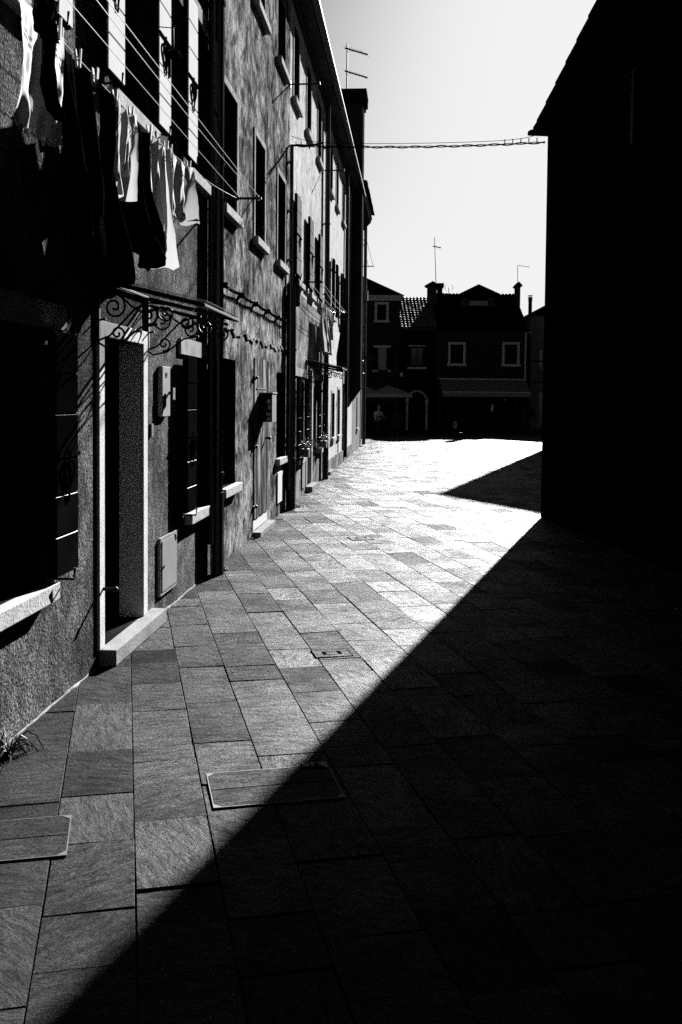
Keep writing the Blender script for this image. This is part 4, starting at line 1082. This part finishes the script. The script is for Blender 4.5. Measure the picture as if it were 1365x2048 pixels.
parasol(778, 46.0, 'cafe parasol with its whole peak showing, above the seated person')
parasol(726, 46.5, 'cafe parasol half hidden behind the drainpipe of the smooth plain house', 1.1)

def cafe_chair(x, y, rz, label):
    fr = Frame(Vector((x, y, 0)), rz); o = root('cafe_chair', fr, 0, 0, 0, label, 'chair', 'cafe chairs across the square')
    MB().box(-0.22, 0.22, -0.22, 0.22, 0.43, 0.46).build('seat', M['brick'], o, bevel=0.01)
    mb = MB(); pts = [(-0.2, 0.22, 0.46), (-0.24, 0.27, 0.95), (0.24, 0.27, 0.95), (0.2, 0.22, 0.46)]
    mb.tube(pts, 0.018, 6)
    for k in range(3): mb.tube([(-0.22, 0.245, 0.58+0.12*k), (0.22, 0.245, 0.60+0.12*k)], 0.02, 5)
    for k in (-0.1, 0.0, 0.1): mb.tube([(k, 0.235, 0.48), (k*1.3, 0.265, 0.94)], 0.014, 5)
    mb.build('backrest', M['brick'], o)
    for sx in (-1, 1):
        for sy in (-1, 1): MB().tube([(sx*0.19, sy*0.19, 0.43), (sx*0.22, sy*0.22, 0.0)], 0.014, 6).build('leg', M['brick'], o)
cp = at(791, 850, 44.0)
cafe_chair(cp.x, 44.0, 0.3, 'pale cafe chair standing empty beside the seated person')
pp = at(757, 850, 45.0)
cafe_chair(pp.x, 45.0, 0.5, 'cafe chair the person in the white top sits on')
# table in front of the seated person
fr = Frame(Vector((pp.x+0.15, 45.75, 0)), 0); o = root('cafe_table', fr, 0, 0, 0, 'small round cafe table beside the seated person', 'table')
MB().tube([(0, 0, 0.72), (0, 0, 0.75)], 0.33, 20).build('table_top', M['iron'], o); MB().tube([(0, 0, 0.02), (0, 0, 0.72)], 0.03, 8).build('pedestal', M['iron'], o); MB().tube([(0, 0, 0.0), (0, 0, 0.03)], 0.22, 16).build('base', M['iron'], o)

def seated_person(x, y, rz, label):
    J = {}; E = []; Rr = {}
    def j(n, p, r, par=None):
        J[n] = Vector(p); Rr[n] = r
        if par: E.append((par, n))
    # facing local -y ; seat height 0.46
    j('pel', (0, 0.03, 0.56), 0.15); j('wa', (0, 0.05, 0.74), 0.125, 'pel'); j('ch', (0, 0.02, 0.95), 0.15, 'wa'); j('nb', (0, 0.0, 1.08), 0.07, 'ch')
    j('nt', (0, -0.03, 1.15), 0.052, 'nb'); j('h1', (0, -0.045, 1.22), 0.078, 'nt'); j('h2', (0, -0.04, 1.30), 0.088, 'h1'); j('h3', (0, -0.03, 1.36), 0.06, 'h2')
    for s, L in ((-1, 'l'), (1, 'r')):
        j('sh'+L, (s*0.18, 0.01, 1.03), 0.062, 'ch'); j('el'+L, (s*0.24, -0.06, 0.78), 0.045, 'sh'+L)
        j('wr'+L, (s*0.15, -0.27, 0.74), 0.029, 'el'+L); j('pa'+L, (s*0.12, -0.34, 0.75), 0.032, 'wr'+L)
        for q in range(4):
            l = [0.065, 0.075, 0.07, 0.055][q]
            j('f%d%s' % (q, L), (s*(0.145-0.018*q), -0.375, 0.752), 0.010, 'pa'+L); j('g%d%s' % (q, L), (s*(0.145-0.019*q), -0.375-l*0.7, 0.745), 0.009, 'f%d%s' % (q, L)); j('t%d%s' % (q, L), (s*(0.145-0.019*q), -0.375-l, 0.73), 0.008, 'g%d%s' % (q, L))
        j('th'+L, (s*0.08, -0.35, 0.75), 0.011, 'pa'+L); j('ti'+L, (s*0.065, -0.385, 0.745), 0.009, 'th'+L)
        j('hp'+L, (s*0.09, 0.0, 0.54), 0.09, 'pel'); j('kn'+L, (s*0.12, -0.42, 0.53), 0.062, 'hp'+L); j('an'+L, (s*0.12, -0.40, 0.10), 0.04, 'kn'+L)
        j('he'+L, (s*0.12, -0.40, 0.05), 0.038, 'an'+L); j('to'+L, (s*0.13, -0.58, 0.035), 0.03, 'he'+L)
    names = list(J); me = bpy.data.meshes.new('person')
    me.from_pydata([J[n] for n in names], [(names.index(a), names.index(b)) for a, b in E], [])
    o = bpy.data.objects.new('person', me); COL.objects.link(o); o.location = (x, y, 0); o.rotation_euler = (0, 0, rz)
    sk = o.modifiers.new('skin', 'SKIN'); sv = me.skin_vertices[0].data
    for i, n in enumerate(names): sv[i].radius = (Rr[n], Rr[n]); sv[i].use_root = (i == 0)
    ss = o.modifiers.new('sub', 'SUBSURF'); ss.levels = 1; ss.render_levels = 1
    dg = bpy.context.evaluated_depsgraph_get(); m2 = bpy.data.meshes.new_from_object(o.evaluated_get(dg))
    o.modifiers.clear(); o.data = m2; m2.materials.clear()
    for k in ('skin', 'cloth_white', 'cloth_dark'): m2.materials.append(M[k])
    for p in m2.polygons:
        c = p.center; p.use_smooth = True
        top = 0.66 < c.z < 1.10 and c.y > -0.16; p.material_index = 1 if top else (2 if c.z <= 0.66 and not (c.y < -0.2 and c.z > 0.62) else 0)
    tag(o, label, 'person')
    def prt(nm, mb_, mt_):
        mm = bpy.data.meshes.new(nm); mm.from_pydata(mb_.v, [], mb_.f); mm.materials.append(M[mt_]); q = bpy.data.objects.new(nm, mm); COL.objects.link(q); q.parent = o
    prt('hair', MB().sphere((0, -0.015, 1.345), 0.104, 0.9, 1.0, 0.85), 'hair')
    fc = MB(); fc.sphere((0, -0.135, 1.265), 0.016, 0.7, 1, 1.2); 
    for s in (-1, 1): fc.sphere((s*0.083, -0.035, 1.275), 0.02, 0.5, 0.8, 1.3)
    prt('face', fc, 'skin')
    ey = MB()
    for s in (-1, 1): ey.sphere((s*0.032, -0.122, 1.285), 0.011)
    ey.sphere((0, -0.12, 1.225), 0.012, 2.0, 0.6, 0.4); prt('eyes', ey, 'hair')
seated_person(pp.x, 45.0, 0.5, 'seated person in a white top at the shaded cafe')

# shop display pieces under the awning
def shop_item(name, label, cat, px, py0, py1, wpx, mat, Yd=FY-0.6):
    p0, p1 = at(px-wpx/2, py1, Yd), at(px+wpx/2, py0, Yd)
    fr = Frame(Vector(((p0.x+p1.x)/2, Yd, 0)), 0); o = root(name, fr, 0, 0, p0.z, label, cat, 'things on show under the shop awning')
    w_ = (p1.x-p0.x)/2; mb = MB(); nseg = 8
    mb.prism([(-w_, p0.z), (-w_*0.6, p0.z-0.03), (w_*0.7, p0.z-0.02), (w_, p0.z+0.04), (w_*0.95, p1.z), (-w_*0.9, p1.z)], 'b', -0.04, 0.04)
    mb.build('body', M[mat], o, bevel=0.01)
    MB().tube([(0, 0, p1.z), (0, 0, p1.z+0.18)], 0.008, 5).build('hook', M['iron'], o)
shop_item('hanging_dress', 'pale dress hanging in the dark under the shop awning', 'dress', 985, 809, 822, 5.5, 'stone')
shop_item('hanging_lantern', 'small pale lantern hanging just under the awning valance, between dress and scarf', 'lantern', 1011, 795, 801, 3, 'stone')
shop_item('hanging_scarf', 'narrow dim scarf hanging beside the small pale lantern under the awning', 'scarf', 1031, 798, 812, 4, 'brick')
shop_item('display_bag', 'pale bag standing low in the dark shop front', 'bag', 911, 843, 856, 7, 'stone_grey')

# ------------------------------------------------------------------ planters and weeds
def weedfix(q, frame, label, cat):
    q.location = frame.o; q.rotation_euler = (0, 0, frame.ang); return tag(q, label, cat)
def grass_plant(name, label, frame, a, b, c, n, L, mat, seed, pot=True, cat='plant', group=None, spread=1.0):
    rn = random.Random(seed); o = root(name, frame, a, b, c, label, cat, group)
    mb = MB()
    for i in range(n):
        th = rn.uniform(0, 2*math.pi); l = L*rn.uniform(0.5, 1.1); r = l*rn.uniform(0.35, 0.8)*spread; h = l*rn.uniform(0.25, 0.7); dr_ = l*rn.uniform(0.1, 0.8)
        pts = [(a+r*t*math.cos(th), b+r*t*math.sin(th), c+0.12*(1 if pot else 0)+h*math.sin(t*2.4)-dr_*t*t) for t in (0, .25, .5, .75, 1)]
        mb.tube(pts, 0.008 if pot else 0.005, 4, r1=0.002, flat=0.4)
    if not pot:
        bpy.data.objects.remove(o); q = mb.build(name, M[mat], None); return tag(q, label, cat, group) if False else weedfix(q, frame, label, cat)
    mb.build('leaves', M[mat], o)
    if pot: MB().prism([(a+0.12*math.cos(t*math.pi/6), b+0.07*math.sin(t*math.pi/6)) for t in range(12)], 'c', c, c+0.13).build('pot', M['pot'], o)
    return o
grass_plant('potted_plant', 'spiky potted plant on the sill between second drainpipe and pale doorway', LEFT, 15.5, 0.10, 0.67, 46, 0.42, 'leaf_pale', 1, group='potted plants on the sills')
grass_plant('potted_plant', 'trailing potted plant on the sill between pale doorway and third drainpipe', LEFT, 18.6, 0.10, 0.67, 36, 0.36, 'leaf_pale', 2, group='potted plants on the sills')
grass_plant('weed', 'dark weed tuft growing where the rough plastered wall meets the paving', LEFT, 4.22, 0.06, -0.01, 60, 0.20, 'leaf', 3, pot=False)
grass_plant('weed', 'tiny weed sprouting under the boarded door of the streaked house', LEFT, 10.85, 0.03, -0.01, 16, 0.07, 'leaf', 6, pot=False)
grass_plant('weed', 'tiny weed in the corner beside the stone doorstep under the meter cabinet', LEFT, 6.95, 0.02, -0.01, 14, 0.06, 'leaf', 7, pot=False)
grass_plant('weed', 'little weed tuft at the foot of the first drainpipe', LEFT, 8.85, 0.10, -0.01, 24, 0.09, 'leaf_pale', 4, pot=False)
grass_plant('weed', 'little weed tuft at the foot of the second drainpipe', LEFT, 14.15, 0.14, -0.01, 30, 0.14, 'leaf_pale', 5, pot=False)

# ------------------------------------------------------------------ covers in the paving
def gpt(px, py):
    d = f_ + r_*((px-PX)/F) - u_*((py-PY)/F); return Vector((0, 0, CH)) + d*(-CH/d.z)
pa = Vector((-0.227, 1, 0)).normalized(); pang = math.atan2(-pa.x*0+(-0.0)+pa.x*-1*-1, pa.y)   # unused helper angle
PANG = math.atan2(0.227, 1.0)
def cover(px, py, ha, hb, label, kind):
    c = gpt(px, py); c.z = 0.0045; COVERS.append((c, hb, ha))
    fr = Frame(c, PANG); o = root('inset_cover', fr, 0, 0, 0, label, 'manhole cover')
    mb = MB()
    mb.box(-ha, ha, -hb, hb, -0.02, 0.0)
    mb.build('lid', M['cover'], o)
    s = MB()
    if kind == 'slots':
        w_ = ha*0.42; t = 0.008; h_ = hb*0.42
        s.box(-w_-0.012, -w_+0.012, -h_, h_, 0.0, 0.0012); s.box(w_-0.012, w_+0.012, -h_, h_, 0.0, 0.0012)
        s.box(-w_, w_, h_-t/2, h_, 0.0, 0.001); s.box(-w_, w_, -h_, -h_+t/2, 0.0, 0.001)
        s.build('lifting_slot', M['interior'], o)
    r = MB(); t = 0.004; z = 0.001
    r.box(-ha-t, ha+t, hb, hb+t, -0.02, z); r.box(-ha-t, ha+t, -hb-t, -hb, -0.02, z); r.box(-ha-t, -ha, -hb, hb, -0.02, z); r.box(ha, ha+t, -hb, hb, -0.02, z)
    if kind == 'frame':
        for sx in (-1, 1):
            for sy in (-1, 1):
                r.prism([(sx*ha, sy*hb), (sx*(ha-0.03), sy*hb), (sx*ha, sy*(hb-0.03))], 'c', 0.0005, z)
        s.box(-ha, ha, -0.003, 0.003, 0.0, 0.0006); s.build('joint', M['interior'], o)
    r.build('rim', M['metal'] if kind == 'frame' else M['slabplain'], o)
    return o
M['cover'] = slab_mat(True)
M['slabplain'] = matte(plain('dark_joint', 0.01, 0.7))
cover(664, 1307, 0.115, 0.085, 'stone cover with two lifting slots, close to the edge of the big shadow', 'slots')
cover(722, 1077, 0.13, 0.12, 'farther stone cover with lifting slots in the sunlit paving', 'slots')
cover(548, 1572, 0.26, 0.17, 'metal-framed cover cut by the edge of the big shadow', 'frame')
cover(10, 1682, 0.22, 0.16, 'metal-framed paving cover lying beside the weed at the foot of the wall', 'frame')
mk = cover(631, 1532, 0.055, 0.035, 'small pale marker stone cut with letters inside the shadow', 'plain')
mk.children[0].data.materials[0] = M['stone']
cu = bpy.data.curves.new('letters', 'FONT'); cu.body = 'J.P.'; cu.size = 0.05; cu.extrude = 0.001; cu.align_x = 'CENTER'; cu.align_y = 'CENTER'
to = bpy.data.objects.new('letters', cu); COL.objects.link(to)
me = bpy.data.meshes.new_from_object(to.evaluated_get(bpy.context.evaluated_depsgraph_get())); bpy.data.objects.remove(to)
me.materials.clear(); me.materials.append(M['interior']); to = bpy.data.objects.new('letters', me); COL.objects.link(to); to.parent = mk; to.location = (0, 0, 0.0015)

ground(); paving()

# tv antennas on the tall chimney
def yagi(z, a, label):
    o = root('tv_antenna', LEFT, 27.8, -0.05, 10.36, label, 'antenna')
ant = root('tv_antenna', LEFT, 27.6, -0.18, 10.36, 'double television antenna standing above the tall broad-capped chimney', 'antenna')
MB().tube([(27.6, -0.18, 10.36), (27.6, -0.18, 11.75)], 0.022, 6).build('mast', M['iron'], ant)
for z in (11.62, 10.98):
    mb = MB(); p0 = Vector((27.6, -0.24, z)); p1 = Vector((27.3, 0.42, z-0.30)); mb.tube([p0, p1], 0.022, 6)
    dd = (p1-p0).normalized(); side = Vector((dd.y, -dd.x, 0)).normalized()
    for k in range(7):
        q = p0.lerp(p1, 0.05+0.14*k); mb.tube([q-side*0.28+Vector((0, 0, 0.02)), q+side*0.28], 0.006, 4)
    mb.build('boom', M['iron'], ant)
